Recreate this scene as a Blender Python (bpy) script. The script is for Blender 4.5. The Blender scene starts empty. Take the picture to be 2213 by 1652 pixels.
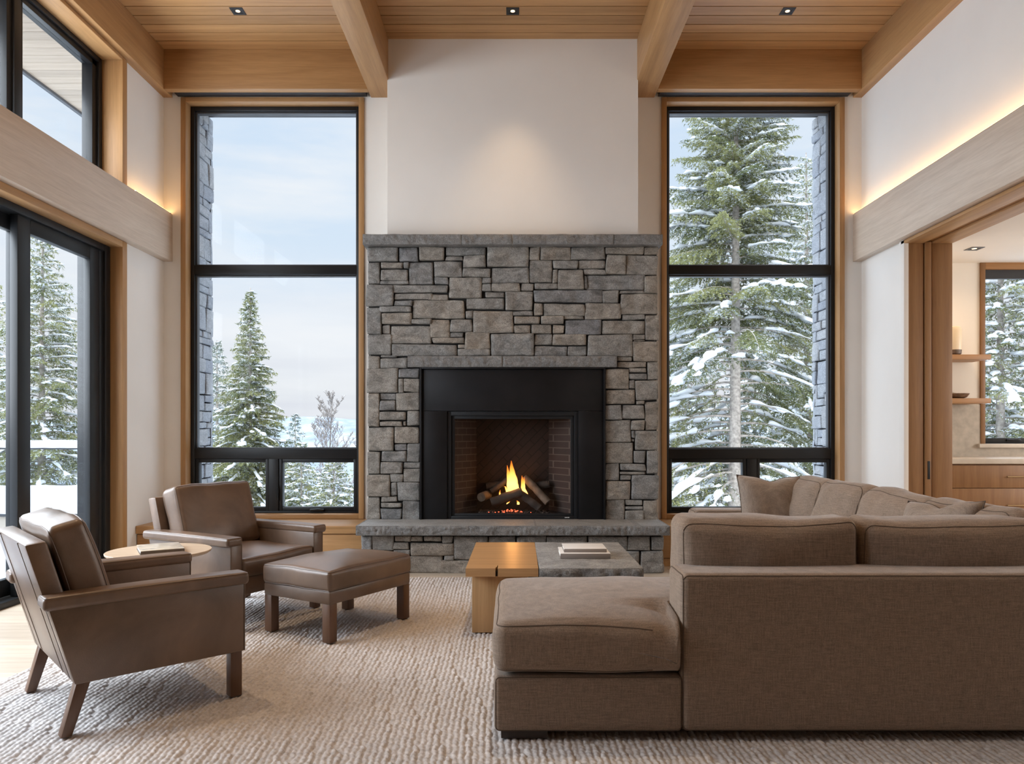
import bpy, bmesh, math, random
import numpy as np
from mathutils import Vector, Matrix, noise

SC = bpy.context.scene
COL = SC.collection
R = math.radians
random.seed(7)

# ------------------------------------------------------------------ camera
F, U0, V0, EYE = 1600.0, 1108.0, 935.0, 1.2
cam = bpy.data.cameras.new('camera')
cam.sensor_width = 36.0
cam.lens = F / 2213 * 36.0
cam.shift_x = (1106.5 - U0) / 2213
cam.shift_y = (V0 - 826) / 2213
cam.clip_end = 500
cam_o = bpy.data.objects.new('camera', cam)
cam_o.location = (0, 0, EYE)
cam_o.rotation_euler = (R(90), 0, 0)
COL.objects.link(cam_o)
SC.camera = cam_o

# ------------------------------------------------------------------ view + world
SC.view_settings.view_transform = 'Standard'
SC.view_settings.look = 'None'
SC.view_settings.gamma = 1.0
SC.view_settings.use_curve_mapping = False
SC.view_settings.exposure = 0.0
SC.cycles.transparent_max_bounces = 24
SC.cycles.sample_clamp_indirect = 6.0
SC.cycles.max_bounces = 9
SC.cycles.diffuse_bounces = 5
SC.cycles.glossy_bounces = 3
SC.cycles.caustics_reflective = False
SC.cycles.caustics_refractive = False

SKY_LEFT = 5.5
SKY_HIGH = 4.3      # overcast sky is brighter overhead than at the horizon
w = bpy.data.worlds.new('winter_sky')
SC.world = w
w.use_nodes = True
nt = w.node_tree
nt.nodes.clear()


def nn(tree, typ, **kw):
    n = tree.nodes.new(typ)
    for k, v in kw.items():
        setattr(n, k, v)
    return n


tc = nn(nt, 'ShaderNodeTexCoord')
sep = nn(nt, 'ShaderNodeSeparateXYZ')
nt.links.new(tc.outputs['Generated'], sep.inputs[0])
ramp = nn(nt, 'ShaderNodeValToRGB')
cr = ramp.color_ramp
cr.elements[0].position = 0.0
cr.elements[0].color = (.80, .83, .88, 1)
cr.elements[1].position = 1.0
cr.elements[1].color = (.62, .78, .98, 1)
for p_, c_ in ((.06, (.86, .88, .91)), (.14, (.84, .885, .95)), (.24, (.70, .815, .945)), (.38, (.66, .79, .95))):
    e = cr.elements.new(p_)
    e.color = (*c_, 1)
nt.links.new(sep.outputs[2], ramp.inputs[0])
mp = nn(nt, 'ShaderNodeMapping')
mp.inputs['Scale'].default_value = (2.2, 2.2, 11)
nt.links.new(tc.outputs['Generated'], mp.inputs[0])
cn = nn(nt, 'ShaderNodeTexNoise')
cn.inputs['Scale'].default_value = 1.6
cn.inputs['Detail'].default_value = 6
cn.inputs['Roughness'].default_value = .55
nt.links.new(mp.outputs[0], cn.inputs['Vector'])
cramp = nn(nt, 'ShaderNodeValToRGB')
cramp.color_ramp.elements[0].position = .42
cramp.color_ramp.elements[0].color = (0, 0, 0, 1)
cramp.color_ramp.elements[1].position = .68
cramp.color_ramp.elements[1].color = (.75, .75, .75, 1)
nt.links.new(cn.outputs[0], cramp.inputs[0])
cl = nn(nt, 'ShaderNodeMixRGB')
cl.inputs[2].default_value = (.93, .94, .96, 1)
nt.links.new(cramp.outputs[0], cl.inputs[0])
nt.links.new(ramp.outputs[0], cl.inputs[1])
# low grey-lavender bands
mp2 = nn(nt, 'ShaderNodeMapping')
mp2.inputs['Scale'].default_value = (1.4, 1.4, 16)
mp2.inputs['Location'].default_value = (3.1, .4, .35)
nt.links.new(tc.outputs['Generated'], mp2.inputs[0])
cn2 = nn(nt, 'ShaderNodeTexNoise')
cn2.inputs['Scale'].default_value = 1.5
cn2.inputs['Detail'].default_value = 4
nt.links.new(mp2.outputs[0], cn2.inputs['Vector'])
cr2 = nn(nt, 'ShaderNodeValToRGB')
cr2.color_ramp.elements[0].position = .45
cr2.color_ramp.elements[0].color = (0, 0, 0, 1)
cr2.color_ramp.elements[1].position = .66
cr2.color_ramp.elements[1].color = (1, 1, 1, 1)
nt.links.new(cn2.outputs[0], cr2.inputs[0])
low = nn(nt, 'ShaderNodeMapRange')
low.inputs[1].default_value = .02
low.inputs[2].default_value = .19
low.inputs[3].default_value = .75
low.inputs[4].default_value = 0
nt.links.new(sep.outputs[2], low.inputs[0])
mlt = nn(nt, 'ShaderNodeMath', operation='MULTIPLY')
nt.links.new(cr2.outputs[0], mlt.inputs[0])
nt.links.new(low.outputs[0], mlt.inputs[1])
cl2 = nn(nt, 'ShaderNodeMixRGB')
cl2.inputs[2].default_value = (.70, .72, .80, 1)
nt.links.new(mlt.outputs[0], cl2.inputs[0])
nt.links.new(cl.outputs[0], cl2.inputs[1])
hi = nn(nt, 'ShaderNodeMapRange')
hi.inputs[1].default_value = .42
hi.inputs[2].default_value = .80
hi.inputs[3].default_value = 1.0
hi.inputs[4].default_value = SKY_HIGH
nt.links.new(sep.outputs[2], hi.inputs[0])
# bright patch added to the unseen sky on the left, to light the room
dot = nn(nt, 'ShaderNodeVectorMath', operation='DOT_PRODUCT')
dot.inputs[1].default_value = Vector((-.86, -.12, .50)).normalized()
nt.links.new(tc.outputs['Generated'], dot.inputs[0])
glow = nn(nt, 'ShaderNodeMapRange')
glow.interpolation_type = 'SMOOTHSTEP'
glow.inputs[1].default_value = .72
glow.inputs[2].default_value = .98
glow.inputs[3].default_value = 0.0
glow.inputs[4].default_value = SKY_LEFT
nt.links.new(dot.outputs['Value'], glow.inputs[0])
addg = nn(nt, 'ShaderNodeMath', operation='ADD')
nt.links.new(hi.outputs[0], addg.inputs[0])
nt.links.new(glow.outputs[0], addg.inputs[1])
bg = nn(nt, 'ShaderNodeBackground')
nt.links.new(cl2.outputs[0], bg.inputs[0])
nt.links.new(addg.outputs[0], bg.inputs[1])
wo = nn(nt, 'ShaderNodeOutputWorld')
nt.links.new(bg.outputs[0], wo.inputs[0])


def area_light(name, loc, rot, sx, sy, power, color):
    l = bpy.data.lights.new(name, 'AREA')
    l.shape = 'RECTANGLE'
    l.size, l.size_y = sx, sy
    l.energy = power
    l.color = color
    o = bpy.data.objects.new(name, l)
    o.location = loc
    o.rotation_euler = rot
    COL.objects.link(o)
    return o


# daylight arriving through the glazing of the left wall (outside the panes)
area_light('daylight_left', (-4.3, 4.0, 2.7), (0, R(-70), 0), 3.0, 4.4, 370, (.88, .94, 1))
# fill lamp added outside an unseen kitchen opening, brightens the left wall
area_light('added_kitchen_fill', (8.3, 4.6, 1.9), (0, R(88), 0), 1.9, 3.4, 150, (1, .95, .90))
# hazy winter sun behind the house: it only reaches the trees
sun = bpy.data.lights.new('hazy_sun', 'SUN')
sun.energy = 1.7
sun.angle = R(12)
sun.color = (1, .90, .74)
sun_o = bpy.data.objects.new('hazy_sun', sun)
sun_o.rotation_euler = Vector((.30, -.80, .52)).to_track_quat('Z', 'Y').to_euler()
COL.objects.link(sun_o)

# ------------------------------------------------------------------ helpers


def px(u, v, y):
    """photo pixel at depth y -> world point"""
    return Vector(((u - U0) * y / F, y, EYE + (V0 - v) * y / F))


class MB:
    def __init__(s):
        s.v, s.f, s.t, s.anyt = [], [], [], False

    def add(s, vs, fs, tint=None, m=None):
        b = len(s.v)
        if m is not None:
            vs = [m @ Vector(v) for v in vs]
        s.v.extend(tuple(v) for v in vs)
        s.f.extend(tuple(b + i for i in f) for f in fs)
        if tint is not None:
            s.anyt = True
        s.t.extend([0.5 if tint is None else tint] * len(fs))
        return s

    def bm(s, bm, tint=None, m=None):
        bm.verts.index_update()
        vs = [v.co.copy() for v in bm.verts]
        fs = [[v.index for v in f.verts] for f in bm.faces]
        bm.free()
        return s.add(vs, fs, tint, m)

    def box(s, x0, x1, y0, y1, z0, z1, bev=0, tint=None, m=None, seg=2):
        x0, x1 = min(x0, x1), max(x0, x1)
        y0, y1 = min(y0, y1), max(y0, y1)
        z0, z1 = min(z0, z1), max(z0, z1)
        if not bev:
            vs = [(x, y, z) for x in (x0, x1) for y in (y0, y1) for z in (z0, z1)]
            fs = [(0, 1, 3, 2), (4, 6, 7, 5), (0, 4, 5, 1), (2, 3, 7, 6), (0, 2, 6, 4), (1, 5, 7, 3)]
            return s.add(vs, fs, tint, m)
        b = bmesh.new()
        bmesh.ops.create_cube(b, size=1)
        for v in b.verts:
            v.co = Vector(((x0 + x1) / 2 + v.co.x * (x1 - x0), (y0 + y1) / 2 + v.co.y * (y1 - y0), (z0 + z1) / 2 + v.co.z * (z1 - z0)))
        bmesh.ops.bevel(b, geom=b.edges[:], offset=bev, segments=seg, profile=.5, affect='EDGES')
        return s.bm(b, tint, m)

    def prism(s, poly, fn, a0, a1, bev=0, tint=None, m=None, seg=2):
        """poly: 2-D outline; fn(p, q, a) -> 3-D"""
        b = bmesh.new()
        lo = [b.verts.new(fn(p, q, a0)) for p, q in poly]
        up = [b.verts.new(fn(p, q, a1)) for p, q in poly]
        n = len(poly)
        b.faces.new(lo[::-1])
        b.faces.new(up)
        for i in range(n):
            b.faces.new((lo[i], lo[(i + 1) % n], up[(i + 1) % n], up[i]))
        bmesh.ops.recalc_face_normals(b, faces=b.faces[:])
        if bev:
            bmesh.ops.bevel(b, geom=b.edges[:], offset=bev, segments=seg, profile=.5, affect='EDGES')
        return s.bm(b, tint, m)

    def tube(s, pts, r, n=8, closed=False, tint=None, m=None, flat=1.0):
        pts = [Vector(p) for p in pts]
        k = len(pts)
        rr = r if hasattr(r, '__len__') else [r] * k
        vs, fs = [], []
        up = Vector((0, 0, 1))
        for i, p in enumerate(pts):
            a = pts[(i - 1) % k] if (closed or i > 0) else p
            b = pts[(i + 1) % k] if (closed or i < k - 1) else p
            t = (b - a)
            t = t.normalized() if t.length > 1e-9 else Vector((0, 1, 0))
            ref = up if abs(t.z) < .95 else Vector((1, 0, 0))
            e1 = t.cross(ref).normalized()
            e2 = e1.cross(t).normalized()
            for j in range(n):
                ang = 2 * math.pi * j / n
                vs.append(p + (e1 * math.cos(ang) + e2 * math.sin(ang) * flat) * rr[i])
        for i in range(k if closed else k - 1):
            i2 = (i + 1) % k
            for j in range(n):
                j2 = (j + 1) % n
                fs.append((i * n + j, i * n + j2, i2 * n + j2, i2 * n + j))
        if not closed:
            fs.append(tuple(range(n))[::-1])
            fs.append(tuple((k - 1) * n + j for j in range(n)))
        return s.add(vs, fs, tint, m)

    def lathe(s, prof, c, n=32, tint=None, m=None):
        vs, fs = [], []
        k = len(prof)
        for r_, z in prof:
            for j in range(n):
                a = 2 * math.pi * j / n
                vs.append((c[0] + r_ * math.cos(a), c[1] + r_ * math.sin(a), c[2] + z))
        for i in range(k - 1):
            for j in range(n):
                j2 = (j + 1) % n
                fs.append((i * n + j, i * n + j2, (i + 1) * n + j2, (i + 1) * n + j))
        fs.append(tuple(range(n))[::-1])
        fs.append(tuple((k - 1) * n + j for j in range(n)))
        return s.add(vs, fs, tint, m)

    def build(s, name, mat, parent=None, angle=32, recalc=True):
        me = bpy.data.meshes.new(name)
        me.from_pydata(s.v, [], s.f)
        if recalc and len(s.f) < 60000:
            b = bmesh.new()
            b.from_mesh(me)
            bmesh.ops.recalc_face_normals(b, faces=b.faces[:])
            b.to_mesh(me)
            b.free()
        if s.anyt:
            a = me.attributes.new('tint', 'FLOAT', 'FACE')
            a.data.foreach_set('value', s.t)
        if angle:
            me.shade_smooth()
            me.set_sharp_from_angle(angle=R(angle))
        me.materials.append(mat)
        o = bpy.data.objects.new(name, me)
        COL.objects.link(o)
        if parent is not None:
            o.parent = parent
        return o


def raw_mesh(name, V, Fc, mat, parent=None, tint=None, smooth=False):
    """V (n,3) array, Fc (m,k) int array"""
    me = bpy.data.meshes.new(name)
    n, (m, k) = len(V), Fc.shape
    me.vertices.add(n)
    me.vertices.foreach_set('co', np.ascontiguousarray(V, dtype=np.float32).ravel())
    me.loops.add(m * k)
    me.loops.foreach_set('vertex_index', np.ascontiguousarray(Fc, dtype=np.int32).ravel())
    me.polygons.add(m)
    me.polygons.foreach_set('loop_start', np.arange(0, m * k, k, dtype=np.int32))
    if tint is not None:
        a = me.attributes.new('tint', 'FLOAT', 'FACE')
        a.data.foreach_set('value', np.ascontiguousarray(tint, dtype=np.float32))
    me.update(calc_edges=True)
    if smooth:
        me.shade_smooth()
    me.materials.append(mat)
    o = bpy.data.objects.new(name, me)
    COL.objects.link(o)
    if parent is not None:
        o.parent = parent
    return o


def tag(o, label, cat, group=None, kind=None):
    o['label'] = label
    o['category'] = cat
    if group:
        o['group'] = group
    if kind:
        o['kind'] = kind
    return o


def thing(name, label, cat, loc=(0, 0, 0), rz=0, group=None, kind=None):
    o = bpy.data.objects.new(name, None)
    o.empty_display_size = .1
    COL.objects.link(o)
    o.location = loc
    o.rotation_euler = (0, 0, rz)
    return tag(o, label, cat, group, kind)


def copy_tree(o, parent=None):
    c = o.copy()
    COL.objects.link(c)
    c.parent = parent
    for ch in list(o.children):
        copy_tree(ch, c)
    return c


def puff(pos, hx, hy, hz, top=0, bot=0, sx=0, sy=0, wr=0, seed=0, sag=None, warp=None, mid=None):
    """stuffing of a cushion: crowns, bulges, creases"""
    a, b, c = pos.x / hx, pos.y / hy, pos.z / hz
    fa, fb, fc = max(0, 1 - a * a), max(0, 1 - b * b), max(0, 1 - c * c)
    pos = pos.copy()
    pos.z += (top if c > 0 else bot) * (fa * fb) ** .6 * c
    pos.x += sx * (fb * fc) ** .6 * a
    pos.y += sy * (fa * fc) ** .6 * b
    if sag:
        pos.z += sag(a, b, c)
    if wr:
        pos += Vector((noise.noise(pos * 7 + Vector((seed, 0, 0))), noise.noise(pos * 7 + Vector((0, seed, 3))), noise.noise(pos * 5 + Vector((5, 0, seed))))) * wr
        pos.z += noise.noise(Vector((pos.x * 3, pos.y * 3, seed))) * wr * 1.2
    if warp:
        pos = warp(pos)
    return pos


def soft_box(hx, hy, hz, r, top=0, bot=0, sx=0, sy=0, wr=0, seed=0, m=None, mid=9, sag=None, warp=None):
    """rounded, stuffed box centred at the origin"""
    def S(h):
        e = [r * math.tan(R(a)) for a in (45, 33, 20, 9)]
        ed = [(h - r) + x for x in e]
        inner = h - r
        ms = [inner * (-1 + 2 * i / mid) for i in range(mid + 1)]
        return [-x for x in ed] + ms + ed[::-1]
    ax = [S(hx), S(hy), S(hz)]
    n = [len(a) for a in ax]
    idx, vs, fs = {}, [], []

    def vid(i, j, k):
        key = (i, j, k)
        if key not in idx:
            p = Vector((ax[0][i], ax[1][j], ax[2][k]))
            q = Vector([max(-(h - r), min(h - r, c)) for c, h in zip(p, (hx, hy, hz))])
            d = p - q
            pos = q + d.normalized() * r if d.length > 1e-9 else p
            pos = puff(pos, hx, hy, hz, top, bot, sx, sy, wr, seed, sag, warp)
            idx[key] = len(vs)
            vs.append(pos)
        return idx[key]
    N = n
    for j in range(N[1] - 1):
        for k in range(N[2] - 1):
            fs.append((vid(0, j, k), vid(0, j, k + 1), vid(0, j + 1, k + 1), vid(0, j + 1, k)))
            i = N[0] - 1
            fs.append((vid(i, j, k), vid(i, j + 1, k), vid(i, j + 1, k + 1), vid(i, j, k + 1)))
    for i in range(N[0] - 1):
        for k in range(N[2] - 1):
            fs.append((vid(i, 0, k), vid(i + 1, 0, k), vid(i + 1, 0, k + 1), vid(i, 0, k + 1)))
            j = N[1] - 1
            fs.append((vid(i, j, k), vid(i, j, k + 1), vid(i + 1, j, k + 1), vid(i + 1, j, k)))
    for i in range(N[0] - 1):
        for j in range(N[1] - 1):
            fs.append((vid(i, j, 0), vid(i, j + 1, 0), vid(i + 1, j + 1, 0), vid(i + 1, j, 0)))
            k = N[2] - 1
            fs.append((vid(i, j, k), vid(i + 1, j, k), vid(i + 1, j + 1, k), vid(i, j + 1, k)))
    if m is not None:
        vs = [m @ v for v in vs]
    return vs, fs


def seam(hx, hy, hz, r, axis='z', sign=1, off=.0005, m=None, **kw):
    """points of the sewn edge running round one face of a soft box"""
    k = r * (1 - .7071)
    if axis == 'z':
        a, b, c = hx - k, hy - k, hz - k
    elif axis == 'y':
        a, b, c = hx - k, hz - k, hy - k
    else:
        a, b, c = hy - k, hz - k, hx - k
    rc = r * .7
    pts = []
    for cx, cy, a0 in ((1, 1, 0), (-1, 1, 90), (-1, -1, 180), (1, -1, 270)):
        for i in range(5):
            t = R(a0 + 22.5 * i)
            pts.append((cx * (a - rc) + rc * math.cos(t), cy * (b - rc) + rc * math.sin(t)))
    out = []
    for i, (p, q) in enumerate(pts):
        p2, q2 = pts[(i + 1) % len(pts)]
        d = math.hypot(p2 - p, q2 - q)
        st = max(1, int(d / .05))
        for s_ in range(st):
            t = s_ / st
            x, y = p + (p2 - p) * t, q + (q2 - q) * t
            z = sign * (c + off)
            v = Vector((x, y, z)) if axis == 'z' else Vector((x, z, y)) if axis == 'y' else Vector((z, x, y))
            if kw:
                v = puff(v, hx, hy, hz, **kw)
            out.append(v)
    if m is not None:
        out = [m @ v for v in out]
    return out


# ------------------------------------------------------------------ materials
def mat_base(name):
    m = bpy.data.materials.new(name)
    m.use_nodes = True
    t = m.node_tree
    t.nodes.clear()
    out = nn(t, 'ShaderNodeOutputMaterial')
    b = nn(t, 'ShaderNodeBsdfPrincipled')
    t.links.new(b.outputs[0], out.inputs[0])
    return m, t, b, out


def coords(t, scale=(1, 1, 1), loc=(0, 0, 0), rot=(0, 0, 0)):
    c = nn(t, 'ShaderNodeTexCoord')
    mpn = nn(t, 'ShaderNodeMapping')
    mpn.inputs['Scale'].default_value = scale
    mpn.inputs['Location'].default_value = loc
    mpn.inputs['Rotation'].default_value = rot
    t.links.new(c.outputs['Object'], mpn.inputs[0])
    return mpn.outputs[0]


def tnoise(t, vec, scale, detail=4, rough=.5, dist=0):
    n = nn(t, 'ShaderNodeTexNoise')
    n.inputs['Scale'].default_value = scale
    n.inputs['Detail'].default_value = detail
    n.inputs['Roughness'].default_value = rough
    n.inputs['Distortion'].default_value = dist
    t.links.new(vec, n.inputs['Vector'])
    return n.outputs[0]


def tramp(t, fac, stops):
    r_ = nn(t, 'ShaderNodeValToRGB')
    els = r_.color_ramp.elements
    els[0].position, els[0].color = stops[0][0], (*stops[0][1], 1)
    els[1].position, els[1].color = stops[-1][0], (*stops[-1][1], 1)
    for p_, c_ in stops[1:-1]:
        e_ = els.new(p_)
        e_.color = (*c_, 1)
    t.links.new(fac, r_.inputs[0])
    return r_.outputs[0]


def tmix(t, a, b, fac, mode='MIX'):
    x = nn(t, 'ShaderNodeMixRGB', blend_type=mode)
    for i, s_ in ((0, fac), (1, a), (2, b)):
        if isinstance(s_, (int, float)):
            x.inputs[i].default_value = s_
        elif isinstance(s_, tuple):
            x.inputs[i].default_value = (*s_, 1)
        else:
            t.links.new(s_, x.inputs[i])
    return x.outputs[0]


def tbump(t, b, h, strength, dist):
    n = nn(t, 'ShaderNodeBump')
    n.inputs['Strength'].default_value = strength
    n.inputs['Distance'].default_value = dist
    t.links.new(h, n.inputs['Height'])
    t.links.new(n.outputs[0], b.inputs['Normal'])


def tint_mul(t, col, lo, hi_):
    a = nn(t, 'ShaderNodeAttribute', attribute_name='tint')
    mr = nn(t, 'ShaderNodeMapRange')
    mr.inputs[3].default_value = lo
    mr.inputs[4].default_value = hi_
    t.links.new(a.outputs['Fac'], mr.inputs[0])
    return tmix(t, col, mr.outputs[0], 1.0, 'MULTIPLY')


def wood(name, dark, light, axis='x', rough=.45, tint=None, freq=1.0, spec=.4):
    m, t, b, _ = mat_base(name)
    f = 15 * freq
    g_ = .8 * freq
    sc = {'x': (g_, f, f), 'y': (f, g_, f), 'z': (f, f, g_)}[axis]
    vec = coords(t, sc)
    if tint:
        at = nn(t, 'ShaderNodeAttribute', attribute_name='tint')
        sh = nn(t, 'ShaderNodeVectorMath', operation='ADD')
        ml = nn(t, 'ShaderNodeVectorMath', operation='SCALE')
        ml.inputs[0].default_value = (37, 23, 11)
        t.links.new(at.outputs['Fac'], ml.inputs['Scale'])
        t.links.new(vec, sh.inputs[0])
        t.links.new(ml.outputs[0], sh.inputs[1])
        vec = sh.outputs[0]
    n1 = tnoise(t, vec, 1.0, 5, .55, 1.2)
    wv = nn(t, 'ShaderNodeTexWave', bands_direction={'x': 'Y', 'y': 'X', 'z': 'X'}[axis])
    wv.inputs['Scale'].default_value = .22
    wv.inputs['Distortion'].default_value = 7
    wv.inputs['Detail'].default_value = 3
    wv.inputs['Detail Scale'].default_value = .8
    t.links.new(vec, wv.inputs['Vector'])
    mixf = tmix(t, n1, wv.outputs[0], .16)
    mid = tuple((a + c) / 2 for a, c in zip(dark, light))
    col = tramp(t, mixf, [(.12, dark), (.5, mid), (.88, light)])
    fine = tnoise(t, vec, 6.0, 3, .6)
    col = tmix(t, col, tramp(t, fine, [(.35, (.82, .80, .77)), (.6, (1, 1, 1))]), .55, 'MULTIPLY')
    if tint:
        col = tint_mul(t, col, *tint)
    t.links.new(col, b.inputs['Base Color'])
    b.inputs['Roughness'].default_value = rough
    b.inputs['Specular IOR Level'].default_value = spec
    tbump(t, b, fine, .12, .002)
    return m


def plain(name, col, rough=.5, metal=0, spec=.5, var=.06, scale=6, bump=0):
    m, t, b, _ = mat_base(name)
    vec = coords(t)
    n = tnoise(t, vec, scale, 4)
    lo = tuple(c * (1 - var) for c in col)
    hi_ = tuple(min(1, c * (1 + var)) for c in col)
    t.links.new(tramp(t, n, [(.3, lo), (.7, hi_)]), b.inputs['Base Color'])
    b.inputs['Roughness'].default_value = rough
    b.inputs['Metallic'].default_value = metal
    b.inputs['Specular IOR Level'].default_value = spec
    if bump:
        tbump(t, b, tnoise(t, vec, scale * 25, 2), bump, .002)
    return m


def leather(name, col):
    m, t, b, _ = mat_base(name)
    vec = coords(t)
    n = tnoise(t, vec, 3.2, 6, .6, .6)
    c1 = tuple(c * .66 for c in col)
    c2 = tuple(c * 1.35 for c in col)
    t.links.new(tramp(t, n, [(.3, c1), (.7, c2)]), b.inputs['Base Color'])
    r_ = nn(t, 'ShaderNodeMapRange')
    r_.inputs[3].default_value = .26
    r_.inputs[4].default_value = .40
    t.links.new(n, r_.inputs[0])
    t.links.new(r_.outputs[0], b.inputs['Roughness'])
    b.inputs['Specular IOR Level'].default_value = .5
    vo = nn(t, 'ShaderNodeTexVoronoi')
    vo.inputs['Scale'].default_value = 330
    t.links.new(vec, vo.inputs['Vector'])
    n2 = tnoise(t, vec, 16, 3)
    h = tmix(t, vo.outputs[0], n2, .6)
    tbump(t, b, h, .16, .003)
    return m


def fabric(name, col, sc=1.0):
    m, t, b, _ = mat_base(name)
    v1 = coords(t, (18, 18, 260))
    v2 = coords(t, (260, 260, 18))
    vx = coords(t)
    a1 = tnoise(t, v1, 1.0, 3, .6)
    a2 = tnoise(t, v2, 1.0, 3, .6)
    n = tmix(t, a1, a2, .5)
    grain = tnoise(t, vx, 420 * sc, 2, .5)
    n = tmix(t, n, grain, .35)
    lo = tuple(c * .62 for c in col)
    hi_ = tuple(c * 1.42 for c in col)
    t.links.new(tramp(t, n, [(.36, lo), (.5, col), (.64, hi_)]), b.inputs['Base Color'])
    b.inputs['Roughness'].default_value = .92
    b.inputs['Specular IOR Level'].default_value = .15
    b.inputs['Sheen Weight'].default_value = .25
    b.inputs['Sheen Roughness'].default_value = .4
    tbump(t, b, n, .55, .003)
    return m


def stone(name, dark, light, tint=True, warm=None, bump=.9, rough=.85):
    m, t, b, _ = mat_base(name)
    vec = coords(t)
    n1 = tnoise(t, coords(t, (1, 1, 1.7), rot=(0, R(35), 0)), 8, 7, .68, .8)
    col = tramp(t, n1, [(.30, dark), (.70, light)])
    if tint:
        at = nn(t, 'ShaderNodeAttribute', attribute_name='tint')
        hue = tramp(t, at.outputs['Fac'], [(0, (.70, .74, .82)), (.3, (.88, .90, .92)), (.55, (1.0, .97, .93)), (.8, (1.06, .98, .89)), (1, (.84, .81, .78))])
        col = tmix(t, col, hue, 1.0, 'MULTIPLY')
    n2 = tnoise(t, vec, 130, 3, .7)
    col = tmix(t, col, tramp(t, n2, [(.3, (.50, .50, .50)), (.5, (.95, .95, .95)), (.70, (1.45, 1.45, 1.45))]), .85, 'MULTIPLY')
    t.links.new(col, b.inputs['Base Color'])
    b.inputs['Roughness'].default_value = rough
    b.inputs['Specular IOR Level'].default_value = .25
    n3 = tnoise(t, vec, 48, 8, .75)
    tbump(t, b, n3, bump, .016)
    return m


def glass(name, refl=.05, tint=(1, 1, 1)):
    m, t, b, out = mat_base(name)
    t.nodes.remove(b)
    tr = nn(t, 'ShaderNodeBsdfTransparent')
    tr.inputs[0].default_value = (*tint, 1)
    gl = nn(t, 'ShaderNodeBsdfGlossy')
    gl.inputs['Roughness'].default_value = .01
    # Schlick reflectance from the facing angle, the same on both faces of a pane
    lw = nn(t, 'ShaderNodeLayerWeight')
    lw.inputs[0].default_value = .5
    p5 = nn(t, 'ShaderNodeMath', operation='POWER')
    p5.inputs[1].default_value = 5
    t.links.new(lw.outputs['Facing'], p5.inputs[0])
    mu = nn(t, 'ShaderNodeMath', operation='MULTIPLY_ADD')
    mu.inputs[1].default_value = .28
    mu.inputs[2].default_value = refl
    mu.use_clamp = True
    t.links.new(p5.outputs[0], mu.inputs[0])
    mx = nn(t, 'ShaderNodeMixShader')
    t.links.new(mu.outputs[0], mx.inputs[0])
    t.links.new(tr.outputs[0], mx.inputs[1])
    t.links.new(gl.outputs[0], mx.inputs[2])
    t.links.new(mx.outputs[0], out.inputs[0])
    return m


def emit(name, col, strength):
    m, t, b, out = mat_base(name)
    t.nodes.remove(b)
    e_ = nn(t, 'ShaderNodeEmission')
    e_.inputs[0].default_value = (*col, 1)
    e_.inputs[1].default_value = strength
    t.links.new(e_.outputs[0], out.inputs[0])
    return m


M = {}
OAKD, OAKL = (.33, .170, .066), (.56, .325, .145)
M['oak_x'] = wood('oak_along_x', OAKD, OAKL, 'x')
M['oak_y'] = wood('oak_along_y', OAKD, OAKL, 'y')
M['oak_z'] = wood('oak_upright', OAKD, OAKL, 'z')
M['oak_ceiling'] = wood('oak_ceiling_boards', OAKD, OAKL, 'x', rough=.4, tint=(.86, 1.10))
M['oak_kitchen_z'] = wood('oak_kitchen_upright', (.21, .098, .036), (.36, .188, .080), 'z', tint=(.9, 1.1))
M['oak_kitchen_x'] = wood('oak_kitchen_shelf', (.29, .14, .052), (.46, .245, .105), 'x')
M['oak_table'] = wood('oak_table_top', (.38, .20, .085), (.62, .37, .175), 'x', rough=.32)
M['oak_table_z'] = wood('oak_table_leg', (.36, .20, .085), (.58, .35, .17), 'z', rough=.4)
M['oak_floor'] = wood('pale_oak_floor', (.46, .375, .29), (.64, .54, .43), 'x', rough=.32, tint=(.88, 1.08))
M['oak_pale'] = wood('pale_oak_beam', (.52, .405, .31), (.70, .585, .475), 'y', rough=.42)
M['walnut'] = wood('walnut_legs', (.085, .042, .024), (.16, .085, .05), 'z', rough=.35)
M['soffit'] = wood('cedar_soffit', (.40, .315, .235), (.54, .44, .345), 'x', tint=(.88, 1.06))
M['wall'] = plain('warm_white_plaster', (.80, .765, .72), .75, spec=.2, var=.015, scale=3, bump=.03)
M['kitchen_wall'] = plain('kitchen_plaster', (.82, .76, .68), .75, spec=.2, var=.015, scale=3, bump=.03)
M['black'] = plain('black_window_metal', (.013, .014, .016), .42, metal=.0, spec=.35)
M['bronze'] = plain('grey_outer_metal', (.07, .072, .078), .45, spec=.5)
M['slot'] = plain('dark_shade_slot', (.02, .019, .02), .6)
M['steel'] = plain('blackened_steel', (.020, .020, .022), .42, metal=.6, spec=.5, var=.35, scale=2.2)
M['glass'] = glass('window_glass', .004, (.985, .995, 1))
M['fire_glass'] = glass('firebox_glass', .006)
M['stone'] = stone('split_granite', (.165, .156, .145), (.46, .432, .40))
M['stone_cap'] = stone('granite_slab', (.17, .165, .16), (.30, .29, .28), tint=False, bump=.8)
M['stone_top'] = stone('honed_granite', (.20, .195, .19), (.30, .295, .285), tint=False, bump=.12, rough=.55)
M['mortar'] = plain('dark_joint', (.018, .017, .016), .95)
M['pier'] = stone('outdoor_granite', (.40, .41, .43), (.62, .63, .65), bump=.7)
M['leather'] = leather('brown_leather', (.140, .088, .058))
M['leather_seam'] = plain('leather_piping', (.12, .078, .052), .45)
M['fabric'] = fabric('taupe_weave', (.248, .186, .142))
M['fabric_seam'] = plain('taupe_piping', (.13, .098, .076), .9, spec=.1)
M['pillow'] = fabric('greige_weave', (.27, .215, .175), 1.3)
M['foot'] = plain('dark_foot', (.03, .02, .015), .5)
M['snow'] = plain('snow', (.76, .785, .82), .8, spec=.2, var=.03, scale=3)
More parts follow.
